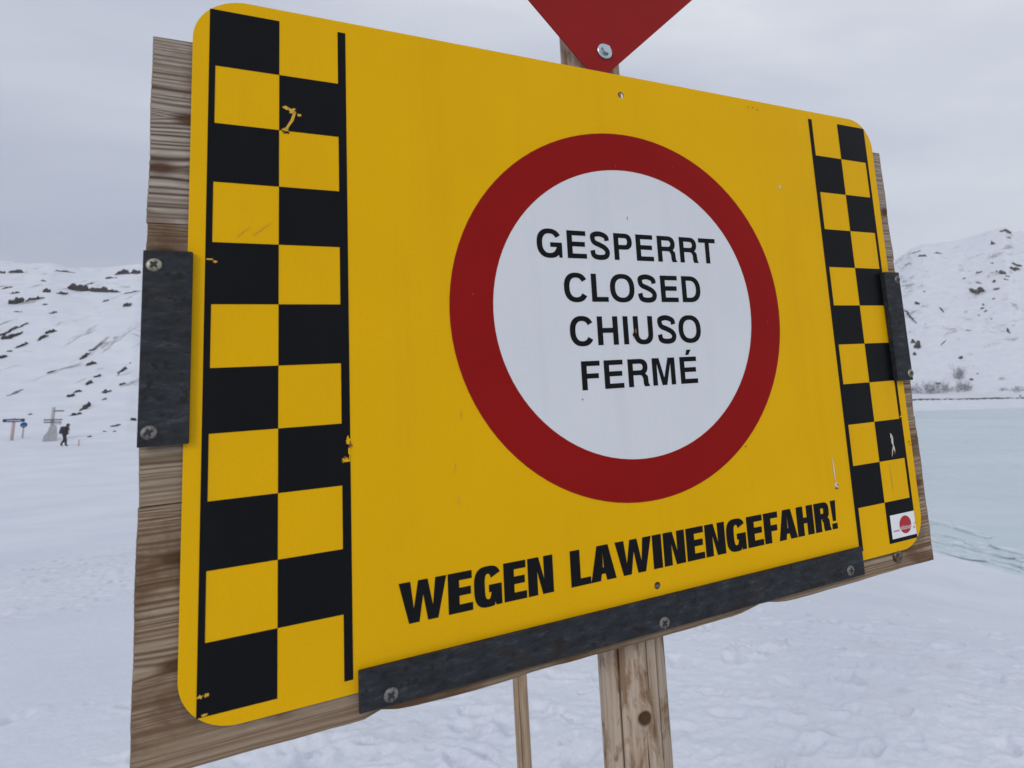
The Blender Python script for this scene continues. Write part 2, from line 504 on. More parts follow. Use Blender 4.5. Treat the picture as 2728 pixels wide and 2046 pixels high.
def height(X, Y, detail=True):
    r = np.hypot(X, Y)
    th = np.degrees(np.arctan2(X, Y))
    xs = np.interp(Y, sh_Y, sh_X) + 0.25 * fbm(Y * 0.9, Y * 0 + 2.5, 3, 5)
    yfar = 126 + np.clip(X - 52, -70, 200) * 0.57 + 1.2 * fbm(X * 0.12, X * 0 + 1.5, 3, 6)
    d = np.minimum((X - xs) * 0.9, (yfar - Y) * 0.87)        # >0 on the lake
    land = -d
    t = np.clip(land, 0, None) / (np.clip(land, 0, None) + np.clip(r - 3.0, 0, None) + 1e-6)
    g = (0.35 * t + 0.65 * t * t * (3 - 2 * t)) * (1 - sst(8, 48, r))
    z = LAKE_Z + 3.4 * g + 0.10 * sst(0, 12, land)
    # far bank: rises, low edging, flat shelf
    fb = Y - yfar
    on_far = sst(40, 70, Y) * (fb > -1)
    z = z + on_far * (1.55 * sst(0, 11, fb) + 0.35 * sst(11.3, 11.6, fb) + 0.4 * sst(12, 24, fb))
    # hills
    el = np.interp(th, th_k, el_k); r0 = np.interp(th, th_k, r0_k); rc = np.interp(th, th_k, rc_k)
    q = np.clip((r - r0) / (rc - r0), 0, None)
    prof = np.where(q < 1, 0.55 * q + 0.45 * q * q * (3 - 2 * q), 1 - 0.35 * (q - 1))
    target = el * rc + CAM_Z
    rough = sst(0.02, 0.5, q)
    hz = (target - LAKE_Z) * np.clip(prof, -0.5, None)
    hz = hz + rough * (3.2 * fbm(X * 0.022, Y * 0.022, 5, 31) * sst(1.25, 0.75, q) + (0.8 - 0.45 * sst(0, 15, th)) * (np.abs(fbm(X * 0.09, Y * 0.09, 4, 41)) - 0.25))
    z = z + np.where(q > 0, hz, 0)
    # drifts
    z = z + 0.10 * fbm(X * 0.16, Y * 0.16, 3, 21) * sst(2, 9, r) * sst(0.0, 3.0, land)
    if detail:
        near = sst(45, 12, r)
        tm = trod_mask(X, Y)
        z = z + near * (0.012 * fbm(X * 1.3, Y * 1.3, 4, 51) + tm * (0.016 * fbm(X * 3.2, Y * 3.2, 4, 61, 0.55) + 0.014 * np.abs(fbm(X * 7.5, Y * 7.5, 4, 71, 0.65)) + 0.006 * fbm(X * 24, Y * 24, 3, 81, 0.6)))
    z = np.where(d > 0, np.minimum(z, LAKE_Z - 0.05 - 0.25 * np.clip(d, 0, 2)), z)
    return z

def build_terrain():
    th = np.concatenate([np.linspace(-47, 33, 640), np.linspace(33, 313, 92)[1:-1]])
    th = np.radians(th)
    r = np.concatenate([np.geomspace(0.25, 2.0, 40)[:-1], np.geomspace(2.0, 25, 640)[:-1], np.geomspace(25, 620, 300)])
    nt_, nr = len(th), len(r)
    T, R_ = np.meshgrid(th, r, indexing='ij')
    X = R_ * np.sin(T); Y = R_ * np.cos(T)
    Z = height(X, Y)
    tm = trod_mask(X, Y) * (R_ < 22)
    # footprints: pressed pits with a soft rim
    rn = np.random.default_rng(5)
    cand = []
    for _ in range(5200):
        x = rn.uniform(-12, 8); y = rn.uniform(1.5, 14)
        cand.append((x, y))
    cand = np.array(cand)
    keep = trod_mask(cand[:, 0], cand[:, 1]) > rn.uniform(0.15, 1.0, len(cand))
    cand = cand[keep]
    Xf, Yf, Zf = X.ravel(), Y.ravel(), Z.ravel()
    idx_near = np.nonzero((Xf > -13) & (Xf < 9) & (Yf > 0.8) & (Yf < 15))[0]
    order = np.argsort(Yf[idx_near]); idx_near = idx_near[order]; ys = Yf[idx_near]
    for x, y in cand:
        lo, hi = np.searchsorted(ys, [y - 0.3, y + 0.3])
        ii = idx_near[lo:hi]
        dx = Xf[ii] - x; dy = Yf[ii] - y
        k = np.abs(dx) < 0.3
        ii = ii[k]; dx = dx[k]; dy = dy[k]
        a = rn.uniform(0, math.pi); s_ = rn.uniform(0.22, 0.95) ; dep = rn.uniform(0.010, 0.032) * (0.5 + 0.5 * s_)
        u = (dx * math.cos(a) + dy * math.sin(a)) / (0.14 * s_); w = (-dx * math.sin(a) + dy * math.cos(a)) / (0.065 * s_)
        q = np.sqrt(u * u + w * w) * (1 + 0.45 * fbm(Xf[ii] * 11 + x * 31, Yf[ii] * 11, 2, 15))
        Zf[ii] += -dep * sst(1.05, 0.7, q) + dep * 0.35 * np.exp(-((q - 1.35) / 0.4) ** 2)
    co = np.stack([Xf, Yf, Zf], 1)
    co = np.concatenate([co, [[0, 0, float(height(np.array([0.0]), np.array([0.01]))[0])]]])
    i = np.arange(nt_); j = (i + 1) % nt_
    I, K = np.meshgrid(i, np.arange(nr - 1), indexing='ij')
    J = j[I]
    quads = np.stack([I * nr + K, I * nr + K + 1, J * nr + K + 1, J * nr + K], -1).reshape(-1, 4)
    tris = np.stack([np.full(nt_, len(co) - 1), i * nr, j * nr], -1)
    me = bpy.data.meshes.new('snow_ground')
    nq, nt3 = len(quads), len(tris)
    me.vertices.add(len(co)); me.vertices.foreach_set('co', co.ravel())
    loops = np.concatenate([quads.ravel(), tris.ravel()])
    me.loops.add(len(loops)); me.loops.foreach_set('vertex_index', loops)
    me.polygons.add(nq + nt3)
    ls = np.concatenate([np.arange(nq) * 4, nq * 4 + np.arange(nt3) * 3])
    me.polygons.foreach_set('loop_start', ls)
    me.polygons.foreach_set('use_smooth', np.ones(nq + nt3, dtype=bool))
    me.update(calc_edges=True)
    me.validate()
    at = me.attributes.new('trod', 'FLOAT', 'POINT')
    at.data.foreach_set('value', np.concatenate([tm.ravel(), [0]]))
    # steepness of the far slopes decides where bare rock and scrub show through
    dz = np.hypot(np.gradient(Z, axis=1) / np.gradient(R_, axis=1), np.gradient(Z, axis=0) / (np.gradient(T, axis=0) * R_ + 1e-9))
    side = 1.0 - 0.05 * sst(0, 15, np.degrees(np.where(T > np.pi, T - 2 * np.pi, T)))
    roc = side * sst(80, 110, R_) * (0.86 + 0.5 * np.clip(dz - 0.33, -0.4, 0.5)) 
    at = me.attributes.new('rocky', 'FLOAT', 'POINT')
    at.data.foreach_set('value', np.concatenate([roc.ravel(), [0]]))
    thd = np.degrees(np.where(T > np.pi, T - 2 * np.pi, T))
    scr = sst(82, 105, R_) * sst(-12, -28, thd) * (0.93 + 0.12 * fbm(X * 0.02, Y * 0.02, 3, 77))
    at = me.attributes.new('scree', 'FLOAT', 'POINT')
    at.data.foreach_set('value', np.concatenate([scr.ravel(), [0]]))
    o = mesh_obj('snow_ground', me, M_SNOW)
    tag(o, 'snow covered ground rising into white hills', kind='structure')
    return o
build_terrain()

def hit(px, py, rmin=1.5, rmax=600):
    d = ray(px, py)
    s_ = np.geomspace(rmin, rmax, 4000)
    X, Y, Z = d.x * s_, d.y * s_, CAM_Z + d.z * s_
    h_ = height(X, Y, False)
    h_ = np.maximum(h_, LAKE_Z)
    k = np.nonzero(Z < h_)[0]
    if len(k) == 0:
        return None
    return Vector((X[k[0]], Y[k[0]], h_[k[0]])), float(s_[k[0]])
A_, B_ = hit(212, 960)[0], hit(237, 942)[0]
STREAK.node.inputs['Rotation'].default_value = (0, 0, -math.atan2(B_.y - A_.y, B_.x - A_.x))
def ground(x, y):
    return max(LAKE_Z, float(height(np.array([float(x)]), np.array([float(y)]))[0]))

# frozen lake
vs, fs = [], []
gx = np.concatenate([np.linspace(-25, 60, 60), np.linspace(65, 420, 30)]); gy = np.concatenate([np.linspace(-60, 60, 60), np.linspace(64, 330, 50)])
for a in gx:
    for b in gy:
        vs.append((a, b, LAKE_Z))
for i in range(len(gx) - 1):
    for j in range(len(gy) - 1):
        k = i * len(gy) + j
        fs.append((k, k + len(gy), k + len(gy) + 1, k + 1))
lake = from_py('frozen_lake', vs, fs, M_ICE, smooth=True)
tag(lake, 'pale grey green frozen lake', kind='structure')

# broken ice plates along the near shore
def ice_slab(x, y, L, W, rz, tilt, tiltdir, lift):
    n = random.randint(6, 8)
    ring = []
    for i in range(n):
        a = 2 * math.pi * (i + random.uniform(-0.3, 0.3)) / n
        k = random.uniform(0.75, 1.1)
        ring.append((L / 2 * math.cos(a) * k, W / 2 * math.sin(a) * k))
    th_ = random.uniform(0.05, 0.08)
    bm = bmesh.new()
    top = [bm.verts.new((a, b, th_)) for a, b in ring]
    bot = [bm.verts.new((a * 0.97, b * 0.97, 0)) for a, b in ring]
    bm.faces.new(top); bm.faces.new(bot[::-1])
    for i in range(n):
        j = (i + 1) % n
        bm.faces.new((bot[i], bot[j], top[j], top[i]))
    o = from_bm('ice_plate', bm, M_SLAB)
    o.location = (x, y, LAKE_Z + lift)
    o.rotation_mode = 'XYZ'
    q = Matrix.Rotation(tilt, 4, Vector((math.cos(tiltdir), math.sin(tiltdir), 0))) @ Matrix.Rotation(rz, 4, 'Z')
    o.rotation_euler = q.to_euler()
    tag(o, 'broken plate of grey green ice at the snowy lake edge', 'ice plate', 'broken ice plates along the near shore')
for i in range(70):
    yy = random.uniform(12, 30)
    out = random.uniform(0.0, 1.0) ** 1.6 * 3.2
    xx = float(np.interp(yy, sh_Y, sh_X)) + 0.2 + out
    sl = math.atan2(2.8, -1.2)
    ice_slab(xx, yy, random.uniform(0.9, 3.2), random.uniform(0.25, 0.8), sl + random.uniform(-0.2, 0.2), rad(random.uniform(0.3, 4.5 - out)), random.uniform(0, 6.28), random.uniform(-0.045, 0.0))

# ------------------------------------------------------------------ rocks on the hills
def rock_mesh(L, W, H, seed):
    bm = bmesh.new()
    bmesh.ops.create_icosphere(bm, subdivisions=4, radius=1.0)
    rr = np.random.default_rng(seed)
    offs = rr.uniform(-50, 50, 3)
    pl = []
    for _ in range(9):
        n_ = Vector(rr.normal(size=3)).normalized()
        pl.append((n_, rr.uniform(0.55, 0.85)))
    Pn = np.array([v_.co[:] for v_ in bm.verts])
    for n_, dd in pl:                           # chop facets
        nn = np.array(n_[:])
        k = np.clip(Pn @ nn - dd, 0, None)
        Pn = Pn - k[:, None] * nn
    Pn = Pn * (1 + 0.28 * fbm(Pn[:, 0] * 2.3 + offs[0] + Pn[:, 2], Pn[:, 1] * 2.3 + offs[1] - Pn[:, 2] * 0.7, 3, int(seed) % 97))[:, None]
    asp = min(L / max(H, 0.05), 14)
    k = fbm(Pn[:, 0] * asp * 0.42 + offs[2], Pn[:, 1] * 0.9 + offs[0], 3, int(seed) % 89)
    sh = fbm(Pn[:, 0] * asp * 0.3 + offs[1], Pn[:, 0] * 0 + 3.3, 2, int(seed) % 71)
    Q = np.stack([Pn[:, 0] * L / 2, Pn[:, 1] * W / 2 + sh * W * 0.55, Pn[:, 2] * H * (0.75 + 0.2 * k) + H * (1.2 * k + 0.18)], 1)
    for v_, q in zip(bm.verts, Q):
        v_.co = q
    return bm
def outcrop(p0, p1, thick, label, group, seed):
    """rock ridge lying on the slope between two points of the photograph"""
    a = hit(*p0); b = hit(*p1)
    if a is None or b is None:
        return
    A, sa = a; B, sb = b
    s_ = min(sa, sb)
    mid = (A + B) / 2
    g_ = ground(mid.x, mid.y)
    mid.z = g_
    dv = B - A
    # the ray may graze the slope: keep the ridge's real length plausible
    app = math.hypot(p1[0] - p0[0], p1[1] - p0[1]) / F_PX * s_
    L = (min(dv.length, app * 2.2) + 0.3 * thick / F_PX * s_) * 1.18
    H = thick / F_PX * s_
    if dv.length < 0.01:
        dv = Vector((1, 0, 0))
    bm = rock_mesh(max(L, H), max(H * 1.3, 0.4), H * 0.75, seed)
    o = from_bm('rock_outcrop', bm, M_ROCK)
    xaxis = dv.normalized()
    zaxis = Vector((0, 0, 1)); yaxis = zaxis.cross(xaxis).normalized(); zaxis = xaxis.cross(yaxis)
    o.matrix_world = Matrix((xaxis, yaxis, zaxis)).transposed().to_4x4()
    o.location = mid
    tag(o, label, 'rock', group)
zl = lambda x, y: (x * 420 / 1267, 680 + y * 550 / 1659)
LAB_L = 'dark rock outcrop breaking through the snowy hillside above the blue signs'
GRP_L = 'rock outcrops on the slope above the blue signs'
left_streaks = [((40, 390), (180, 375), 46), ((200, 372), (350, 345), 20), ((0, 140), (20, 150), 40), ((55, 145), (205, 138), 26), ((10, 275), (95, 258), 13),
    ((80, 312), (155, 298), 16), ((355, 300), (405, 300), 28), ((450, 312), (540, 318), 20), ((570, 280), (690, 288), 50), ((705, 285), (870, 300), 44),
    ((870, 290), (960, 298), 24), ((850, 190), (930, 185), 15), ((945, 155), (1125, 150), 40), ((985, 412), (1045, 405), 26), ((0, 655), (130, 590), 18), ((130, 590), (235, 540), 10), ((15, 690), (150, 632), 26),
    ((300, 690), (375, 645), 22), ((370, 635), (450, 610), 20), ((120, 750), (220, 712), 17), ((60, 780), (100, 772), 9), ((0, 835), (40, 820), 22), ((640, 845), (715, 790), 16), ((725, 770), (770, 752), 10),
    ((700, 890), (780, 872), 22), ((690, 1050), (745, 1010), 18), ((765, 985), (800, 965), 16), ((605, 1105), (645, 1095), 14), ((545, 1140), (595, 1125), 18), ((920, 985), (1060, 840), 20), ((820, 1112), (885, 1095), 26),
    ((960, 1045), (1000, 1030), 12), ((635, 1262), (722, 1192), 24), ((560, 1292), (650, 1275), 18), ((820, 1165), (850, 1158), 10), ((905, 1378), (955, 1365), 9), ((825, 1418), (852, 1416), 8), ((903, 1418), (935, 1416), 9), ((705, 1462), (735, 1458), 8), ((222, 1283), (255, 1280), 7), ((430, 130), (600, 145), 9),
    ((345, 402), (385, 395), 12), ((400, 470), (455, 458), 9), ((820, 378), (885, 362), 10), ((330, 210), (370, 212), 9), ((380, 955), (455, 925), 8), ((40, 1140), (200, 1070), 6), ((700, 230), (760, 225), 12), ((1060, 1330), (1080, 1325), 24), ((110, 455), (175, 458), 7), ((980, 315), (1110, 290), 9)]
SPECIAL = {8: 'broad dark rock band under the ridge above the blue signs', 9: 'rock band continuing the broad one under the ridge above the signs', 12: 'rock band on the very ridge beside the dark steel bar',
           0: 'rounded dark rock mass with a thin tail of stones below the ridge', 3: 'dark rock hump standing on the bare ridge line', 29: 'long slanting line of rock running up beside the steel bar', 32: 'slanting dark rock streak just above the walker', 16: 'thick slanting rock streak on the middle of the slope above the blue board'}
for i, (a, b, t) in enumerate(left_streaks):
    outcrop(zl(*a), zl(*b), max(t, 8) * 0.3315 * 1.1, SPECIAL.get(i, LAB_L), GRP_L, 100 + i)
zr = lambda x, y: (2380 + x * 348 / 1155, 580 + y * 500 / 1659)
LAB_R = 'small dark rock on the pale slope beyond the frozen lake'
GRP_R = 'rocks on the slope beyond the lake'
right_rocks = [((675, 640), (710, 640), 22), ((690, 665), (750, 672), 30), ((885, 640), (935, 640), 16), ((875, 720), (895, 720), 9), ((788, 778), (802, 776), 12), ((775, 808), (802, 800), 10), ((805, 835), (832, 826), 11), ((750, 867), (764, 865), 7), ((865, 905), (876, 900), 12),
    ((865, 565), (900, 570), 24), ((1003, 520), (1022, 528), 24), ((940, 490), (1000, 500), 20), ((975, 553), (1015, 555), 12), ((905, 478), (915, 482), 10), ((860, 406), (892, 406), 9), ((612, 545), (640, 535), 9), ((1030, 450), (1110, 465), 30), ((1040, 405), (1150, 435), 16), ((720, 500), (780, 480), 14), ((740, 580), (780, 585), 10),
    ((266, 660), (278, 655), 9), ((190, 750), (215, 770), 22), ((105, 830), (205, 945), 14), ((170, 1100), (225, 1110), 30), ((185, 1150), (215, 1160), 44), ((180, 1210), (205, 1215), 20), ((960, 125), (1050, 150), 22), ((225, 345), (280, 345), 16), ((365, 312), (425, 318), 9), ((160, 320), (260, 285), 7), ((110, 420), (160, 395), 7), ((675, 1432), (705, 1436), 16), ((735, 1382), (748, 1385), 8), ((378, 1468), (410, 1478), 16), ((415, 1518), (440, 1518), 10), ((585, 1240), (612, 1245), 26), ((1120, 1580), (1134, 1580), 14), ((865, 230), (885, 240), 22), ((1010, 180), (1040, 185), 9), ((100, 610), (180, 592), 7), ((410, 800), (450, 840), 9), ((640, 998), (700, 1002), 6), ((1010, 980), (1025, 1030), 14), ((420, 1130), (470, 1080), 8)]
for i, (a, b, t) in enumerate(right_rocks):
    outcrop(zr(*a), zr(*b), t * 0.3013 * 1.1, LAB_R, GRP_R, 300 + i)
outcrop(zr(745, 662), zr(806, 655), 40 * 0.3013, 'largest dark block of rock on the pale slope beyond the lake', None, 777)

# low stone edging along the far bank
vs, fs = [], []
xs_ = np.arange(-4, 190, 0.9)
edge_pts = []
for x in xs_:
    yfar = 126 + np.clip(x - 52, -70, 200) * 0.57 + 1.2 * float(fbm(np.array([x * 0.12]), np.array([1.5]), 3, 6)[0])
    edge_pts.append((x, yfar + 11.25))
for i, (x, y) in enumerate(edge_pts):
    z = ground(x, y - 0.3)
    hgt = 0.30 + 0.22 * float(fbm(np.array([x * 0.35]), np.array([0.5]), 4, 8)[0])
    vs += [(x, y - 0.12, z - 0.2), (x, y - 0.12, z + hgt), (x, y + 0.5, z + hgt), (x, y + 0.5, z - 0.2)]
for i in range(len(edge_pts) - 1):
    for q in range(4):
        a = i * 4 + q; b = i * 4 + (q + 1) % 4
        fs.append((a, a + 4, b + 4, b))
ed = from_py('stone_edging', vs, fs, M_ROCK)
tag(ed, 'low dark stone edging capped with snow along the far lake bank', 'edging')

# frosted bushes on the far bank
def bush(px, py, w_px, h_px, label, n, seed, group=None):
    P, s_ = hit(px, py)
    w = w_px / F_PX * s_; hh = h_px / F_PX * s_
    rr = random.Random(seed)
    vs, fs = [], []
    def seg(a, b, ra, rb):
        d = (b - a).normalized()
        u = d.orthogonal().normalized(); w_ = d.cross(u)
        k = len(vs)
        for c_, r_ in ((a, ra), (b, rb)):
            for q in range(3):
                an = q * 2.0944
                vs.append(c_ + u * (r_ * math.cos(an)) + w_ * (r_ * math.sin(an)))
        for q in range(3):
            fs.append((k + q, k + (q + 1) % 3, k + 3 + (q + 1) % 3, k + 3 + q))
    def grow(p, d, ln, r_, lev):
        q = p
        for _ in range(3):
            d = (d + Vector((rr.uniform(-.35, .35), rr.uniform(-.35, .35), rr.uniform(-.12, .28)))).normalized()
            e = q + d * ln / 3
            seg(q, e, r_, r_ * 0.8)
            r_ *= 0.8
            q = e
            if lev > 0:
                for _ in range(2):
                    grow(q, (d + Vector((rr.uniform(-.9, .9), rr.uniform(-.9, .9), rr.uniform(-.3, .7)))).normalized(), ln * 0.55, r_ * 0.75, lev - 1)
    for _ in range(n):
        x = rr.uniform(-0.5, 0.5) * w; y = rr.uniform(-0.35, 0.35) * w
        z = ground(P.x + x, P.y + y) - P.z
        k = 1 - (2 * x / w) ** 2 * 0.55
        grow(Vector((x, y, z - 0.1)), Vector((rr.uniform(-.5, .5), rr.uniform(-.5, .5), 1)).normalized(), hh * 0.75 * k * rr.uniform(0.6, 1.1), 0.05, 1 if hh < 1.5 else 2)
    e = empty('bush', P)
    tw = from_py('twigs', vs, fs, M_TWIG, e); tw['kind'] = 'stuff'
    # snow caught in the branches
    bm = bmesh.new()
    for _ in range(int(n * 3.0)):
        x = rr.uniform(-0.5, 0.5) * w; y = rr.uniform(-0.3, 0.3) * w
        z = ground(P.x + x, P.y + y) - P.z
        m_ = Matrix.Translation((x, y, z + rr.uniform(0.0, 0.6) * hh * (1 - (2 * x / w) ** 2 * 0.6))) @ Matrix.Diagonal((rr.uniform(.15, .4), rr.uniform(.15, .4), rr.uniform(.06, .15), 1))
        bmesh.ops.create_icosphere(bm, subdivisions=1, radius=1, matrix=m_)
    from_bm('caught_snow', bm, M_STKSNOW, e, True)['kind'] = 'stuff'
    tag(e, label, 'bush', group)
M_STKSNOW = Mat('caught_snow', (0.70, 0.73, 0.785), 0.8, spec=0.2)
b0 = zr(270, 1555); bush(b0[0], b0[1], 66, 32, 'wide frosted bush of bare twigs at the end of the far bank thicket', 34, 1)
b0 = zr(430, 1540); bush(b0[0], b0[1], 46, 30, 'sparse snow laden bush between two darker ones on the far bank', 18, 2)
b0 = zr(610, 1530); bush(b0[0], b0[1], 42, 26, 'low frosted bush at the open end of the far bank thicket', 24, 3)
b0 = zr(590, 1420); bush(b0[0], b0[1], 26, 34, 'upright frosted bush standing above the far bank thicket', 18, 4)
b0 = zr(1110, 1530); bush(b0[0], b0[1], 34, 12, 'low dark bush on the far bank apart from the thicket', 26, 5)
b0 = zr(975, 1525); bush(b0[0], b0[1], 22, 9, 'small pale bush beside the low dark one on the far bank', 12, 6)
b0 = zr(960, 1425); bush(b0[0], b0[1], 14, 7, 'tiny lone bush on the bare snow above the far bank', 9, 7)

# ------------------------------------------------------------------ sign frame
def rot3(rx, ry, rz):
    return Matrix.Rotation(rz, 3, 'Z') @ Matrix.Rotation(ry, 3, 'Y') @ Matrix.Rotation(rx, 3, 'X')
# pose solved from the checker grid and the ring (camera axes: right, up, forward; lengths in checker rows)
Rf = rot3(0.1682, -0.50928, -0.00586)
Tf = Vector((-0.16416, -0.59248, 13.97541))
def c2w_dir(c_):
    return RGT * c_.x + UPV * c_.y + FWD * c_.z
EXW = c2w_dir(Rf @ Vector((1, 0, 0)))
EYW = c2w_dir(Rf @ Vector((0, 1, 0)))
ENW = -c2w_dir(Rf @ Vector((0, 0, 1)))           # towards the photographer
CENTER = EYE + c2w_dir(Tf) * S                   # sign point u=6.5, v=5.5
U0, V0 = 6.69, -0.64                             # base point of the sign, bottom middle of the boards
def sign_pt(u, v_, n=0.0):                       # rows, rows, metres
    return CENTER + EXW * ((u - 6.5) * S) + EYW * ((v_ - 5.5) * S) + ENW * n
ROTW = Matrix((EXW, EYW, ENW)).transposed().to_4x4()
BASE = sign_pt(U0, V0)
SIGN_M = Matrix.Translation(BASE) @ ROTW
def uv(u, v_):                                   # rows -> local metres
    return ((u - U0) * S, (v_ - V0) * S)

sign = empty('avalanche_warning_sign', matrix=SIGN_M)
tag(sign, 'yellow avalanche closure sign with checkered sides and red ring on weathered boards', 'sign')

# --- sheet panel with rounded corners and two holes
def rrect(u0, u1, v0, v1, r_, n=14):
    pts = []
    for cx_, cy_, a0 in ((u1 - r_, v1 - r_, 0), (u0 + r_, v1 - r_, 90), (u0 + r_, v0 + r_, 180), (u1 - r_, v0 + r_, 270)):
        for i in range(n + 1):
            a = rad(a0 + 90 * i / n)
            pts.append((cx_ + r_ * math.cos(a), cy_ + r_ * math.sin(a)))
    return pts
def circ(cu, cv, r_, n=20):
    return [(cu + r_ * math.cos(2 * math.pi * i / n), cv + r_ * math.sin(2 * math.pi * i / n)) for i in range(n)]
def L(pts):
    return [uv(*p) for p in pts]
outer = rrect(-1.25, 14.63, -0.215, 11.215, 0.78)
panel = fill_polys('sign_panel', [L(outer), L(circ(6.70, 10.74, 0.075)), L(circ(6.68, 0.32, 0.072))], -0.002, 0.002, [M_YEL, M_EDGE], sign, 1)

FILM = 0.00025
# --- checker strips: non-overlapping quads of black film
def strip(cols, mirror):
    a0, a1, am, a3, a4 = cols
    q = []
    for r_ in range(11):
        t_, b_ = 11 - r_, 10 - r_
        if r_ % 2 == 0:
            q.append((a0, am, b_, t_)); q.append((a3, a4, b_, t_))
        else:
            q.append((a0, a1, b_, t_)); q.append((am, a4, b_, t_))
    if mirror:
        q = [(13.361 - x1, 13.361 - x0, y0, y1) for x0, x1, y0, y1 in q]
    vs, fs = [], []
    for x0, x1, y0, y1 in q:
        k = len(vs)
        e = 0.006
        for x, y in ((x0, y0), (x1, y0), (x1, y1), (x0, y1)):
            X, Y = uv(x, y)
            vs.append((X, Y, FILM))
        fs.append((k, k + 1, k + 2, k + 3))
    return from_py('checker_strip', vs, fs, M_BLK, panel)
cols = (-1.02, -0.93, 0.0, 0.925, 1.055)
strip(cols, False); strip(cols, True)

# --- ring and disc
N = 96
RC = (6.677, 5.88); RO, RI = 3.92, 3.08
fill_polys('red_ring', [L(circ(*RC, RO, N)), L(circ(RC[0] - 0.02, RC[1] + 0.01, RI, N))], FILM, 0.00002, M_RED, panel)
fill_polys('white_disc', [L(circ(RC[0] - 0.02, RC[1] + 0.01, RI - 0.004, N))], FILM, 0.00002, M_WHT, panel)

# ------------------------------------------------------------------ lettering drawn as outlines (cap height 1)
def sarc(cx_, cy_, a, b, t0, t1, n=2.3, k=22):
    out = []
    for i in range(k + 1):
        t = rad(t0 + (t1 - t0) * i / k)
        c_, s_ = math.cos(t), math.sin(t)
        out.append((cx_ + a * math.copysign(abs(c_) ** (2 / n), c_), cy_ + b * math.copysign(abs(s_) ** (2 / n), s_)))
    return out
def stroke(pts, w):
    P = [Vector(p) for p in pts]
    ext = [P[0] * 2 - P[1]] + P + [P[-1] * 2 - P[-2]]
    sm = []
    for i in range(1, len(ext) - 2):
        p0, p1, p2, p3 = ext[i - 1], ext[i], ext[i + 1], ext[i + 2]
        for q in range(8):
            t = q / 8
            sm.append(0.5 * ((2 * p1) + (p2 - p0) * t + (2 * p0 - 5 * p1 + 4 * p2 - p3) * t * t + (3 * p1 - p0 - 3 * p2 + p3) * t ** 3))
    sm.append(P[-1])
    l_, r_ = [], []
    for i, p in enumerate(sm):
        d = (sm[min(i + 1, len(sm) - 1)] - sm[max(i - 1, 0)]).normalized()
        nn = Vector((-d.y, d.x)) * w / 2
        l_.append(tuple(p + nn)); r_.append(tuple(p - nn))
    return l_ + r_[::-1]
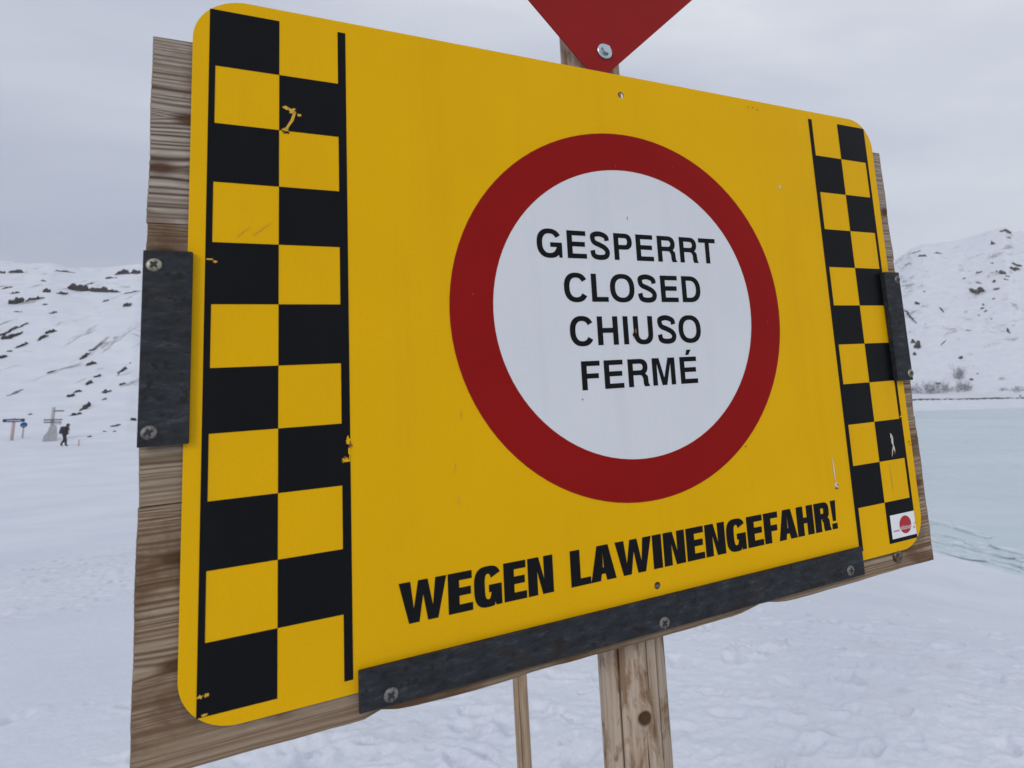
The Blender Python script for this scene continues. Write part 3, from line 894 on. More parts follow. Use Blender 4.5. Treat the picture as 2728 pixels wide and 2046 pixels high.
def glyph(ch, w, t, h, n):
    """list of outlines inside x 0..w, y 0..1"""
    if ch == 'I': return [[(0, 0), (w, 0), (w, 1), (0, 1)]]
    if ch == 'L': return [[(0, 0), (w, 0), (w, h), (t, h), (t, 1), (0, 1)]]
    if ch == 'E':
        m0 = 0.515 - h / 2; m1 = m0 + h; k = w * 0.93
        return [[(0, 0), (w, 0), (w, h), (t, h), (t, m0), (k, m0), (k, m1), (t, m1), (t, 1 - h), (w * 0.985, 1 - h), (w * 0.985, 1), (0, 1)]]
    if ch == 'F':
        m0 = 0.48 - h / 2; m1 = m0 + h; k = w * 0.92
        return [[(0, 0), (t, 0), (t, m0), (k, m0), (k, m1), (t, m1), (t, 1 - h), (w, 1 - h), (w, 1), (0, 1)]]
    if ch == 'H':
        m0 = 0.51 - h / 2; m1 = m0 + h
        return [[(0, 0), (t, 0), (t, m0), (w - t, m0), (w - t, 0), (w, 0), (w, 1), (w - t, 1), (w - t, m1), (t, m1), (t, 1), (0, 1)]]
    if ch == 'T':
        c_ = w / 2
        return [[(c_ - t / 2, 0), (c_ + t / 2, 0), (c_ + t / 2, 1 - h), (w, 1 - h), (w, 1), (0, 1), (0, 1 - h), (c_ - t / 2, 1 - h)]]
    if ch == 'N':
        return [[(0, 0), (t * 0.95, 0), (t * 0.95, 0.62), (w - t * 1.12, 0), (w, 0), (w, 1), (w - t * 0.95, 1), (w - t * 0.95, 0.40), (t * 1.12, 1), (0, 1)]]
    if ch == 'M':
        c_ = w / 2
        return [[(0, 0), (t * 0.95, 0), (t * 0.95, 0.80), (c_ - t * 0.5, 0), (c_ + t * 0.5, 0), (w - t * 0.95, 0.80), (w - t * 0.95, 0), (w, 0), (w, 1), (w - t * 1.45, 1), (c_, 0.27), (t * 1.45, 1), (0, 1)]]
    if ch == 'W':
        c_ = w / 2; a = t * 0.98
        return [[(0, 1), (0.195 * w, 0), (0.195 * w + a * 0.9, 0), (c_, 0.64), (0.805 * w - a * 0.9, 0), (0.805 * w, 0), (w, 1), (w - a, 1), (0.70 * w, 0.34), (c_ + a * 0.42, 1), (c_ - a * 0.42, 1), (0.30 * w, 0.34), (a, 1)]]
    if ch == 'A':
        c_ = w / 2; k = t * 1.02
        return [[(0, 0), (k, 0), (k + 0.035, 0.19), (w - k - 0.035, 0.19), (w - k, 0), (w, 0), (c_ + t * 0.60, 1), (c_ - t * 0.60, 1)],
                [(k + 0.075, 0.37), (w - k - 0.075, 0.37), (c_, 0.82)]]
    if ch == '!':
        return [[(0, 0), (w, 0), (w, 0.2), (0, 0.2)], [(0, 1), (w, 1), (w * 0.80, 0.28), (w * 0.20, 0.28)]]
    if ch == 'O':
        return [sarc(w / 2, 0.5, w / 2, 0.52, 0, 354, n, 48), sarc(w / 2, 0.5, w / 2 - t, 0.52 - h, 0, 354, n, 48)]
    if ch == 'C':
        o_ = sarc(w / 2, 0.5, w / 2, 0.52, 31, 328, n, 40)
        i_ = sarc(w / 2, 0.5, w / 2 - t, 0.52 - h, 328, 31, n, 40)
        return [o_ + i_]
    if ch == 'G':
        xe = (w - t * 0.72 - w / 2) / (w / 2)
        end = 360 - math.degrees(math.acos(min(0.95, max(0.02, xe) ** (n / 2))))
        o_ = sarc(w / 2, 0.5, w / 2, 0.52, 31, end, n, 40)
        i_ = sarc(w / 2, 0.5, w / 2 - t, 0.52 - h, 326, 31, n, 40)
        m = 0.535
        return [o_ + [(w - t * 0.66, 0.09), (w - t * 0.58, 0), (w, 0), (w, m), (w * 0.53, m), (w * 0.53, m - h * 0.95), (w - t * 0.98, m - h * 0.95)] + i_]
    if ch == 'U':
        o_ = sarc(w / 2, 0.37, w / 2, 0.39, 180, 360, n, 26)
        i_ = sarc(w / 2, 0.37, w / 2 - t, 0.39 - h, 360, 180, n, 26)
        return [[(0, 1)] + o_ + [(w, 1), (w - t, 1)] + i_ + [(t, 1)]]
    if ch == 'D':
        xb = w * 0.42
        return [[(0, 0), (0, 1)] + sarc(xb, 0.5, w - xb, 0.5, 90, -90, n, 30),
                [(t, h), (t, 1 - h)] + sarc(xb, 0.5, w - xb - t, 0.5 - h, 90, -90, n, 30)]
    if ch == 'P':
        xb = w * 0.60; lo = 0.395; cy_ = (1 + lo) / 2; b = (1 - lo) / 2
        return [[(0, 0), (0, 1)] + sarc(xb, cy_, w - xb, b, 90, -90, n, 22) + [(t, lo), (t, 0)],
                [(t, lo + h), (t, 1 - h)] + sarc(xb, cy_, max(w - xb - t, 0.02), b - h, 90, -90, n, 22)]
    if ch == 'R':
        xb = w * 0.56; lo = 0.415; cy_ = (1 + lo) / 2; b = (1 - lo) / 2; rw = w * 0.955
        return [[(0, 0), (0, 1)] + sarc(xb, cy_, rw - xb, b, 90, -52, n, 20) + [(rw - 0.01, 0.365), (rw + 0.005, 0.12), (w + 0.02, 0), (w + 0.02 - t * 1.08, 0), (rw - t + 0.005, 0.10), (rw - t - 0.005, 0.29), (rw - t - 0.06, lo - 0.02), (xb, lo), (t, lo), (t, 0)],
                [(t, lo + h), (t, 1 - h)] + sarc(xb, cy_, max(rw - xb - t, 0.02), b - h, 90, -90, n, 20)]
    if ch == 'S':
        k = t / 2; hh = h / 2
        return [stroke([(w - k - 0.005, 0.69), (w - k - 0.05, 0.845), (w * 0.5, 1.02 - hh), (k + 0.055, 0.88), (k + 0.03, 0.735), (k + 0.10, 0.61), (w * 0.5, 0.525), (w - k - 0.10, 0.42), (w - k - 0.002, 0.275), (w - k - 0.07, 0.115), (w * 0.5, -0.02 + hh), (k + 0.06, 0.125), (k + 0.002, 0.32)], (t + h) / 2)]
    return []
REG = {'G': (48, 672, 58), 'E': (84, 535, 48), 'S': (49, 576, 42), 'P': (84, 546, 37), 'R': (84, 596, 38), 'T': (18, 575, 18), 'C': (44, 645, 12), 'L': (78, 457, 21), 'O': (39, 700, 39), 'D': (80, 594, 48), 'H': (77, 568, 77), 'I': (72, 142, 72), 'U': (78, 566, 78), 'F': (84, 499, 28), 'M': (73, 687, 73)}
BLD = {'W': (0, 790, 2), 'E': (20, 425, 10), 'G': (16, 500, 20), 'N': (20, 495, 18), 'L': (22, 395, 0), 'A': (0, 520, 0), 'I': (20, 205, 20), 'F': (20, 395, 0), 'H': (16, 485, 18), 'R': (20, 468, 12), '!': (28, 165, 40), ' ': (0, 200, 0)}
def lettering(word, u0, u1, vb, vt, tbl, t, h, n, acute=None, kern=0):
    cap = 718.0
    x = 0; items = []
    for i, ch in enumerate(word):
        l_, b_, r_ = tbl[ch]
        if i == 0: l_ = 0
        items.append((ch, x + l_, b_))
        x += l_ + b_ + (r_ if i < len(word) - 1 else 0) + kern
    x -= kern
    su = (u1 - u0) / x
    polys = []
    asp = su * cap / (vt - vb)                    # width stretch relative to the cap height
    for ch, x0, b_ in items:
        for pg in glyph(ch, b_ / cap, t, h, n):
            polys.append([uv(u0 + (x0 + px * cap) * su, vb + py * (vt - vb)) for px, py in pg])
        if acute is not None and ch == 'E' and x0 == items[-1][1]:
            ac = [(0.28, 1.07), (0.41, 1.07), (0.53, 1.27), (0.34, 1.27)]
            polys.append([uv(u0 + (x0 + px * cap * 1.0) * su, vb + py * (vt - vb)) for px, py in ac])
    return polys
lines = [('GESPERRT', 4.52, 8.885, 6.965, 7.548), ('CLOSED', 5.05, 8.36, 6.065, 6.652), ('CHIUSO', 5.12, 8.275, 5.168, 5.760), ('FERME', 5.315, 8.085, 4.278, 4.855)]
for wd, a, b, c_, d in lines:
    pg = lettering(wd, a, b, c_, d, REG, 0.200, 0.172, 2.35, acute=True if wd == 'FERME' else None)
    o = fill_polys('lettering', pg, FILM * 2, 0.00002, M_INK, panel)
    o['label'] = 'black capitals ' + ('FERMÉ' if wd == 'FERME' else wd)
pg = lettering('WEGEN', 1.765, 4.49, 0.640, 1.300, BLD, 0.268, 0.198, 2.9)
fill_polys('lettering', pg, FILM, 0.00002, M_INK, panel)['label'] = 'bold black capitals WEGEN'
pg = lettering('LAWINENGEFAHR!', 4.838, 11.70, 0.640, 1.292, BLD, 0.268, 0.198, 2.9)
fill_polys('lettering', pg, FILM, 0.00002, M_INK, panel)['label'] = 'bold black capitals LAWINENGEFAHR!'

# --- small printed sticker in the corner
fill_polys('sticker', [L([(13.48, 0.095), (14.37, 0.095), (14.37, 0.665), (13.48, 0.665)])], FILM * 2, 0.00002, M_STK_W, panel)
fill_polys('sticker_ball', [L(circ(13.995, 0.382, 0.215, 40))], FILM * 3, 0.00002, M_STK_R, panel)
def tiny_text(txt, u, v_, size, mat, n):
    cu = bpy.data.curves.new('text', 'FONT')
    cu.body = txt; cu.size = size * S; cu.align_x = 'CENTER'; cu.align_y = 'CENTER'; cu.resolution_u = 2
    tmp = bpy.data.objects.new('text', cu)
    me = bpy.data.meshes.new_from_object(tmp)
    bpy.data.objects.remove(tmp)
    X, Y = uv(u, v_)
    me.transform(Matrix.Translation((X, Y, n)))
    me.materials.clear()
    mesh_obj('sticker_lettering', me, mat, panel)
tiny_text('sitour', 14.0, 0.32, 0.17, M_STK_W, FILM * 4)
tiny_text('www.', 13.655, 0.28, 0.10, M_STK_R, FILM * 4)
tiny_text('.at', 14.29, 0.28, 0.10, M_STK_R, FILM * 4)

# --- wear: chipped film and knocks
def blob(u, v_, ru, rv, ang=0.0, n=19, jag=0.55):
    ru *= 0.85; rv *= 0.85
    pts = []
    for i in range(n):
        a = 2 * math.pi * i / n
        k = 1 + random.uniform(-jag, jag)
        x, y = ru * k * math.cos(a), rv * k * math.sin(a)
        pts.append((u + x * math.cos(ang) - y * math.sin(ang), v_ + x * math.sin(ang) + y * math.cos(ang)))
    return L(pts)
def chip(polys, mat, n=FILM * 2, name='paint_chip'):
    for pg in polys:
        fill_polys(name, [pg], n, 0.00002, mat, panel)
chip([blob(0.10, 9.42, 0.055, 0.035), blob(0.20, 9.37, 0.06, 0.05, 0.4), blob(0.31, 9.31, 0.035, 0.025), L([(0.225, 9.38), (0.26, 9.36), (0.22, 9.20), (0.12, 9.02), (0.085, 9.03), (0.17, 9.20)]), blob(0.09, 9.02, 0.05, 0.035)], M_CHIP_Y)
chip([blob(0.10, 8.975, 0.065, 0.03)], M_INK, name='scuff')
chip([blob(1.03, 3.72, 0.045, 0.06), blob(0.985, 3.40, 0.075, 0.035, 0.2), blob(1.045, 3.52, 0.02, 0.14)], M_YEL)
chip([blob(1.05, 3.63, 0.03, 0.05), blob(0.97, 3.44, 0.02, 0.03)], M_CHIP_R, FILM * 3, 'rust_spot')
chip([blob(-0.96, 6.72, 0.06, 0.018), blob(-0.88, 6.68, 0.04, 0.02, 0.3), blob(-0.98, 0.28, 0.05, 0.03), blob(-0.90, 0.29, 0.03, 0.03), blob(-0.92, 0.03, 0.05, 0.02)], M_CHIP_Y)
chip([blob(11.05, 8.99, 0.045, 0.06), blob(11.775, 1.98, 0.026, 0.33, 0.04, 19, 0.45), blob(11.80, 1.63, 0.055, 0.075), blob(13.90, 2.58, 0.045, 0.07, 0.2, 13, 0.5), blob(13.93, 2.37, 0.038, 0.21, 0.06, 17, 0.6), blob(13.87, 2.20, 0.02, 0.12, -0.2, 13, 0.5)], M_CHIP_W)
chip([blob(11.80, 1.56, 0.05, 0.035), blob(11.845, 1.63, 0.02, 0.03), blob(13.955, 2.17, 0.03, 0.03), blob(14.53, 2.39, 0.03, 0.02), blob(14.56, 2.30, 0.02, 0.02)], M_CHIP_R, FILM * 3, 'rust_spot')
chip([blob(14.35, 3.06, 0.05, 0.025), blob(14.40, 3.13, 0.04, 0.04), blob(14.33, 0.36, 0.03, 0.02), blob(14.42, 0.36, 0.05, 0.018)], M_YEL, FILM * 3)
chip([blob(10.45, 11.02, 0.03, 0.015), blob(10.6, 10.98, 0.05, 0.01), blob(10.3, 11.0, 0.012, 0.03), blob(6.42, 9.05, 0.012, 0.05), blob(7.9, 9.2, 0.015, 0.02), blob(6.62, 7.9, 0.008, 0.05), blob(10.2, 5.6, 0.02, 0.03), blob(10.28, 5.45, 0.015, 0.02), blob(3.2, 6.2, 0.02, 0.02), blob(9.2, 2.8, 0.03, 0.02), blob(6.62, 5.44, 0.03, 0.05), blob(5.3, 4.1, 0.015, 0.02)], M_CHIP_R, FILM * 3.2, 'rust_spot')
chip([blob(7.40, 5.185, 0.05, 0.03), blob(6.56, 5.36, 0.03, 0.06)], M_INK, FILM * 2.5, 'scuff')
chip([blob(2.9, 4.0, 0.012, 0.12, -0.1), blob(2.75, 3.05, 0.01, 0.10, -0.2), blob(2.8, 2.5, 0.012, 0.09, 0.2), blob(-0.25, 7.25, 0.22, 0.008, 0.7), blob(-0.5, 7.2, 0.14, 0.007, 0.8), blob(13.72, 1.55, 0.02, 0.45, 0.03)], M_CHIP_Y, FILM * 2.2, 'scratch')

# --- steel bars with cross-head screws
def screw_mesh(r_):
    prof = [(0.0, 0.0012), (r_ * 0.30, 0.0012), (r_ * 0.62, 0.0010), (r_ * 0.88, 0.0005), (r_, -0.0003), (r_, -0.0015)]
    prof = [(0.0001, 0.0012)] + prof[1:]
    vs, fs = lathe(prof, 28)
    k = len(vs); vs.append((0, 0, 0.0012)); n_ = 28; m_ = len(prof)
    fs += [(i * m_, k, ((i + 1) % n_) * m_) for i in range(n_)]
    slots = [0] * len(fs)
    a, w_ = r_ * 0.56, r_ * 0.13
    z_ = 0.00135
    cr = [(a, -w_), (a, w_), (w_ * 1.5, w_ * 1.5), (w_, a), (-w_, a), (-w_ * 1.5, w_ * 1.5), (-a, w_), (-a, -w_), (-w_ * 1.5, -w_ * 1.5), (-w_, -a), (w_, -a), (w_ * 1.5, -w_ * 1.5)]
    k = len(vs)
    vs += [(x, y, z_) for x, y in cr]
    fs.append(tuple(range(k, k + 12))); slots.append(1)  # flat dark cross laid on the head, slot shade painted, nothing sunk in
    return vs, fs, slots
def screw(u, v_, n, r_, mat, parent, ang):
    vs, fs, sl = screw_mesh(r_)
    me = bpy.data.meshes.new('screw')
    me.from_pydata(vs, [], fs); me.update()
    o = mesh_obj('screw', me, [mat, M_RECESS_SHADE], parent, True)
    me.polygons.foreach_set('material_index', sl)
    X, Y = uv(u, v_)
    o.location = (X, Y, n); o.rotation_euler = (rad(random.uniform(-4, 4)), rad(random.uniform(-4, 4)), ang)
def bar(u0, u1, v0, v1, screws, label, r_, mat, n=0.0052):
    bm = bmesh.new()
    x0, y0 = uv(u0, v0); x1, y1 = uv(u1, v1)
    n0 = 0.0008
    box_bm(bm, x0, x1, y0, y1, n0, n, 0.0007, 2)
    o = from_bm('steel_bar', bm, M_STEEL, sign)
    o['label'] = label
    for i, (su, sv) in enumerate(screws):
        screw(su, sv, n + 0.0006, r_, mat[i % len(mat)], o, random.uniform(0, 1.5))
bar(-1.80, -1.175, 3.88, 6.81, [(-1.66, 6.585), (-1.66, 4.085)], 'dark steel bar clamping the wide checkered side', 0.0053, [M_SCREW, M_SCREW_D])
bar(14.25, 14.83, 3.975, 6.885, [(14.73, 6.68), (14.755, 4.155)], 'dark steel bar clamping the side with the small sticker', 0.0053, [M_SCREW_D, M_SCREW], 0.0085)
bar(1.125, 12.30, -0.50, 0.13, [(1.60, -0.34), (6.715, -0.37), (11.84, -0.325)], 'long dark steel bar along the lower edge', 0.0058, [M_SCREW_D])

# --- backing boards: rough sawn, grain ridges modelled
def board(v0, v1, seed, mat, lower_wane=False):
    u0, u1 = -1.785, 14.985
    x0, y0 = uv(u0, v0); x1, y1 = uv(u1, v1)
    ny = int((y1 - y0) / 0.0009)
    xx = np.concatenate([np.linspace(0, 0.05, 22), np.linspace(0.05, (x1 - x0) - 0.05, 60)[1:-1], np.linspace((x1 - x0) - 0.05, x1 - x0, 22)])
    yy = np.linspace(0, y1 - y0, ny)
    XX, YY = np.meshgrid(xx, yy, indexing='ij')
    # grain bends round a few knots
    rr = np.random.default_rng(seed)
    warp = 0.004 * fbm(XX * 3 + seed, YY * 9, 3, seed)
    knot = np.zeros_like(XX)
    ks = [(rr.uniform(0.005, 0.03), rr.uniform(0.1, 0.9) * (y1 - y0)) for _ in range(2)] + [(x1 - x0 - rr.uniform(0.0, 0.02), rr.uniform(0.1, 0.9) * (y1 - y0))]
    for kx, ky in ks:
        q = ((XX - kx) / 0.011) ** 2 + ((YY - ky) / 0.0055) ** 2
        knot = np.maximum(knot, np.exp(-q * 0.8))
        warp = warp + 0.006 * np.sign(YY - ky) * np.exp(-((XX - kx) / 0.035) ** 2 - np.abs(YY - ky) / 0.012)
    G = YY + warp
    wav = 0.5 + 0.5 * np.sin(2 * math.pi * (G / 0.0043 + 3.4 * fbm(G * 70, XX * 0.5, 3, seed + 3)))
    ridge = 0.60 * wav ** 0.8 + 0.40 * (0.5 + 0.5 * fbm(G * 700, XX * 10, 3, seed + 5))
    amp = 0.35 + 0.65 * np.clip(0.5 + fbm(G * 16, XX * 0.8 + 9, 2, seed + 9), 0, 1)
    ridge = 0.5 + (ridge - 0.5) * amp
    Zf = -0.0034 + 0.0008 * (ridge - 0.6)
    tipL = np.exp(-XX / 0.01); tipR = np.exp(-((x1 - x0) - XX) / 0.01)
    edge = 0.0007 * (ridge - 0.5) + 0.0009 * fbm(YY * 22, YY * 0 + seed, 3, seed + 11)
    Xd = XX + x0 - tipL * edge + tipR * edge * 2.0
    Yd = YY + y0
    if lower_wane:
        low = np.exp(-YY / 0.006)
        wv = 0.0022 * fbm(XX * 13, XX * 0 + 3, 4, seed + 21)
        notch = 0.006 * np.exp(-((XX + x0 - uv(1.55, 0)[0]) / 0.006) ** 2) + 0.005 * np.exp(-((XX + x0 - uv(9.3, 0)[0]) / 0.02) ** 2)
        Yd = Yd + low * (wv + notch)
    nx = len(xx)
    vs = np.stack([Xd, Yd, Zf], -1).reshape(-1, 3)
    fs = []
    for i in range(nx - 1):
        for j in range(ny - 1):
            k = i * ny + j
            fs.append((k, k + ny, k + ny + 1, k + 1))
    # sides and back
    loop = [i * ny for i in range(nx)] + [(nx - 1) * ny + j for j in range(1, ny)] + [i * ny + ny - 1 for i in range(nx - 2, -1, -1)] + [j for j in range(ny - 2, 0, -1)]
    k0 = len(vs)
    back = vs[loop].copy(); back[:, 2] = -0.026
    vs = np.concatenate([vs, back])
    n_ = len(loop)
    for i in range(n_):
        j = (i + 1) % n_
        fs.append((loop[j], loop[i], k0 + i, k0 + j))
    fs.append(tuple(k0 + i for i in range(n_ - 1, -1, -1)))
    o = from_py('board', vs, fs, mat, sign, False)
    at = o.data.attributes.new('ridge', 'FLOAT', 'POINT')
    at.data.foreach_set('value', np.concatenate([np.clip(ridge, 0, 1).ravel(), np.clip(ridge.ravel()[loop], 0, 1)]))
    at = o.data.attributes.new('knot', 'FLOAT', 'POINT')
    at.data.foreach_set('value', np.concatenate([knot.ravel(), knot.ravel()[loop]]))
    return o
board(7.284, 10.38, 3, M_BOARDS[0])
board(3.032, 7.272, 8, M_BOARDS[1])
board(-0.665, 3.020, 14, M_BOARDS[2], True)
# rusty coach bolt in the lower board
vs, fs = lathe([(0.0078, -0.004), (0.0078, 0.0002), (0.0068, 0.0022), (0.0040, 0.0040), (0.0001, 0.0046)], 20)
bolt = from_py('bolt', vs, fs, M_RUSTY, sign, True)
X, Y = uv(13.63, -0.335); bolt.location = (X, Y, -0.002)

# ------------------------------------------------------------------ post, red diamond sign, stake
PR = 0.036
post_axis_n = -0.0265 - PR
p_lo = sign_pt(6.62, -0.64, post_axis_n)
# the post leans with the sign; run it down into the snow
down = -EYW
k = 0.0
P0 = p_lo.copy()
while P0.z > ground(P0.x, P0.y) - 0.25:
    P0 = P0 + down * 0.02
P1 = sign_pt(6.62, 19.5, post_axis_n)
def pole(name, A, B, r0, r1, mat, face_dir, cracks, knots, nseg=300, nz_=300, sides=None, rnd=0.0012, seed=0, dense=None):
    ax = (B - A); ln = ax.length; ax = ax.normalized()
    fx = (face_dir - ax * face_dir.dot(ax)).normalized(); fy = ax.cross(fx)
    th_ = np.linspace(0, 2 * math.pi, nseg, endpoint=False)
    zz = np.linspace(0, ln, nz_) if dense is None else np.concatenate([np.linspace(0, dense[0], 40)[:-1], np.linspace(dense[0], dense[1], 220)[:-1], np.linspace(dense[1], ln, 90)])
    nz_ = len(zz)
    TH, ZZ = np.meshgrid(th_, zz, indexing='ij')
    RR = r0 + (r1 - r0) * ZZ / ln
    RR = RR + rnd * fbm(np.cos(TH) * 1.5 + 5 + seed, ZZ * 2.2 + np.sin(TH), 3, 31 + seed) + 0.0004 * fbm(TH * 9, ZZ * 3, 2, 5 + seed)
    if sides:                                     # flattened faces of a sawn stake
        a = (TH + math.pi / sides) % (2 * math.pi / sides) - math.pi / sides
        fl = math.cos(math.pi / sides) / np.cos(a)
        RR = RR * (0.35 + 0.65 * np.minimum(fl * 1.12, 1.0) / 1.0)
    crack = np.zeros_like(RR); kn = np.zeros_like(RR)
    for t0, za, zb, wd, dep, wob in cracks:
        tc = t0 + wob * fbm(ZZ * 3.5, ZZ * 0 + t0 * 7, 3, 3) 
        dth = (TH - tc + math.pi) % (2 * math.pi) - math.pi
        fade = sst(za, za + 0.05, ZZ) * sst(zb, zb - 0.05, ZZ)
        c_ = np.exp(-(dth * RR / wd) ** 2) * fade
        RR = RR - dep * c_
        crack = np.maximum(crack, c_)
    for t0, z0_, r_ in knots:
        dth = (TH - t0 + math.pi) % (2 * math.pi) - math.pi
        q = np.sqrt((dth * RR) ** 2 + (ZZ - z0_) ** 2) / r_
        kn = np.maximum(kn, sst(1.15, 0.75, q))
        RR = RR + 0.0016 * np.exp(-((q - 1.3) / 0.5) ** 2) - 0.002 * sst(0.9, 0.5, q)
    vs = np.stack([RR * np.cos(TH), RR * np.sin(TH), ZZ], -1).reshape(-1, 3)
    fs = []
    for i in range(nseg):
        j = (i + 1) % nseg
        for q in range(nz_ - 1):
            fs.append((i * nz_ + q, j * nz_ + q, j * nz_ + q + 1, i * nz_ + q + 1))
    fs.append(tuple(i * nz_ for i in range(nseg - 1, -1, -1)))
    fs.append(tuple(i * nz_ + nz_ - 1 for i in range(nseg)))
    o = from_py(name, vs, fs, mat, None, True)
    for nm, arr in (('crack', crack), ('knot', kn)):
        at = o.data.attributes.new(nm, 'FLOAT', 'POINT')
        at.data.foreach_set('value', np.clip(arr, 0, 1).ravel())
    M_ = Matrix((fx, fy, ax)).transposed().to_4x4()
    M_.translation = A
    o.matrix_world = M_
    return o
PL = (P1 - P0).length
zk = (p_lo - P0).length                           # height along the post of the boards' lower edge
FR = lambda f: math.asin(2 * f - 1)              # fraction of the visible width -> angle round the post
post = pole('wooden_post', P0, P1, PR + 0.001, PR - 0.002, M_POST, (EYE - p_lo).normalized(),
            [(FR(0.30), 0.0, zk + 0.4, 0.0007, 0.006, 0.05), (FR(0.66), 0.0, zk - 0.085, 0.0005, 0.004, 0.04), (FR(0.86), 0.0, zk + 0.2, 0.0005, 0.003, 0.04), (FR(0.72), zk - 0.09, zk + 0.3, 0.0004, 0.002, 0.05)],
            [(FR(0.63), zk - 0.082, 0.0074)], dense=(zk - 0.24, zk + 0.04))
tag(post, 'peeled round wooden post with a long crack holding up the yellow sign', 'post')

# red diamond plate on the post, above and behind the yellow panel
RED_N = -0.0265
tip = (6.548, 11.238)
SIDE = 8.0                                        # rows: 0.40 m sides
rc_ = (tip[0] + 0.02, tip[1] + SIDE / math.sqrt(2))
red = empty('red_diamond_sign', matrix=Matrix.Translation(sign_pt(*tip, RED_N)) @ ROTW)
tag(red, 'plain red diamond sign bolted to the post above the yellow sign', 'sign')
rp = rrect(-SIDE / 2, SIDE / 2, -SIDE / 2, SIDE / 2, 0.28, 8)
a45 = rad(45.0 - 1.3)
pts = [((x * math.cos(a45) - y * math.sin(a45)) * S, (x * math.sin(a45) + y * math.cos(a45) + SIDE / math.sqrt(2)) * S) for x, y in rp]
fill_polys('plate', [pts], 0.0, 0.002, M_RED2, red)
BX, BY = (6.63 - tip[0]) * S, (12.02 - tip[1]) * S
vs, fs = lathe([(0.0001, 0.0042), (0.0066, 0.0042), (0.0090, 0.0038), (0.0096, 0.0028), (0.0096, 0.0020)], 32)
wash = from_py('washer', vs, fs, M_ZINC, red, True); wash.location = (BX, BY, 0.0002)
bm = bmesh.new()
bmesh.ops.create_cone(bm, cap_ends=True, segments=6, radius1=0.0062, radius2=0.0060, depth=0.0052, matrix=Matrix.Translation((0, 0, 0.0068)) @ Matrix.Rotation(0.35, 4, 'Z'))
top = [e for e in bm.edges if all(v_.co.z > 0.009 for v_ in e.verts)]
bmesh.ops.bevel(bm, geom=top, offset=0.0008, segments=2, affect='EDGES')
hx = from_bm('bolt', bm, M_ZINC, red); hx.location = (BX, BY, 0.0)

# thin stake standing behind the sign
def along(px, py, dist):
    d = ray(px, py)
    return EYE + d * dist
SD = 2.05
A = along(1398.5, 2060, SD); B = along(1385, 1815, SD + 0.01)
ax = (B - A).normalized()
A2 = A.copy()
while A2.z > ground(A2.x, A2.y) - 0.25:
    A2 = A2 - ax * 0.02
B2 = A2 + ax * 1.35
st = pole('wooden_stake', A2, B2, 0.0265, 0.0245, M_STAKE, (EYE - A).normalized(), [(-0.25, 0, 1.4, 0.0008, 0.003, 0.10)], [(-0.2, 0.32, 0.004), (0.35, 0.31, 0.004)], 160, 240, 4, 0.001, 3)
tag(st, 'thin split wooden stake standing in the snow behind the yellow sign', 'stake')

# ------------------------------------------------------------------ far signs and walker
def z2(x, y):
    return (x * 260 / 2212, 1080 + y * 160 / 1361)
def at_ground(px, py):
    P, s_ = hit(px, py)
    return Vector((P.x, P.y, ground(P.x, P.y))), s_
def facing(P):
    return math.atan2(-P.x, P.y) * 1.0            # z rotation that turns local -Y towards the camera
def bx(name, parent, mats, x0, x1, y0, y1, z0, z1, bev=0.01):
    bm = bmesh.new()
    box_bm(bm, x0, x1, y0, y1, z0, z1, bev, 1)
    return from_bm(name, bm, mats, parent)
def post_cyl(name, parent, mat, r_, z0, z1, x=0, y=0, n=10):
    vs, fs = lathe([(0.001, z0), (r_, z0), (r_, z1 - r_ * 0.3), (r_ * 0.7, z1), (0.001, z1)], n)
    o = from_py(name, vs, fs, mat, parent, True)
    o.location = (x, y, 0)
    return o
PXS = lambda s_: s_ / F_PX * 160 / 1361            # metres per zoom pixel

# blue direction board
P, s_ = at_ground(*z2(262, 800)); m = PXS(s_)
e = empty('blue_board_sign', P); e.rotation_euler = (0, 0, facing(P))
post_cyl('post', e, M_PINKPOST, 0.11, -0.3, 500 * m, 0, 0.12)
bx('board', e, M_BLUE, -185 * m, 185 * m, -0.03, 0.03, 415 * m, 485 * m, 0.02)
bx('printed_line', e, M_WPRINT, -120 * m, 120 * m, -0.034, -0.0305, 440 * m, 455 * m, 0.0)
tag(e, 'long dark blue board sign on a pale reddish post in the snow', 'sign')
# round blue sign
P, s_ = at_ground(*z2(505, 750)); m = PXS(s_)
e = empty('round_sign', P); e.rotation_euler = (0, 0, facing(P))
post_cyl('post', e, M_PINKPOST, 0.055, -0.3, 330 * m, 0, 0.08)
vs, fs = lathe([(0.0005, 0.03), (60 * m, 0.03), (62 * m, 0.0), (60 * m, -0.03), (0.0005, -0.03)], 28)
o = from_py('disc', vs, fs, M_ROUNDBLUE, e, True); o.rotation_euler = (rad(90), 0, 0); o.location = (0, 0, 300 * m)
bx('printed_line', e, M_WPRINT, -32 * m, 32 * m, -0.036, -0.032, 275 * m, 283 * m, 0.0)
tag(e, 'small round blue sign on a thin post beside the long blue board', 'sign')
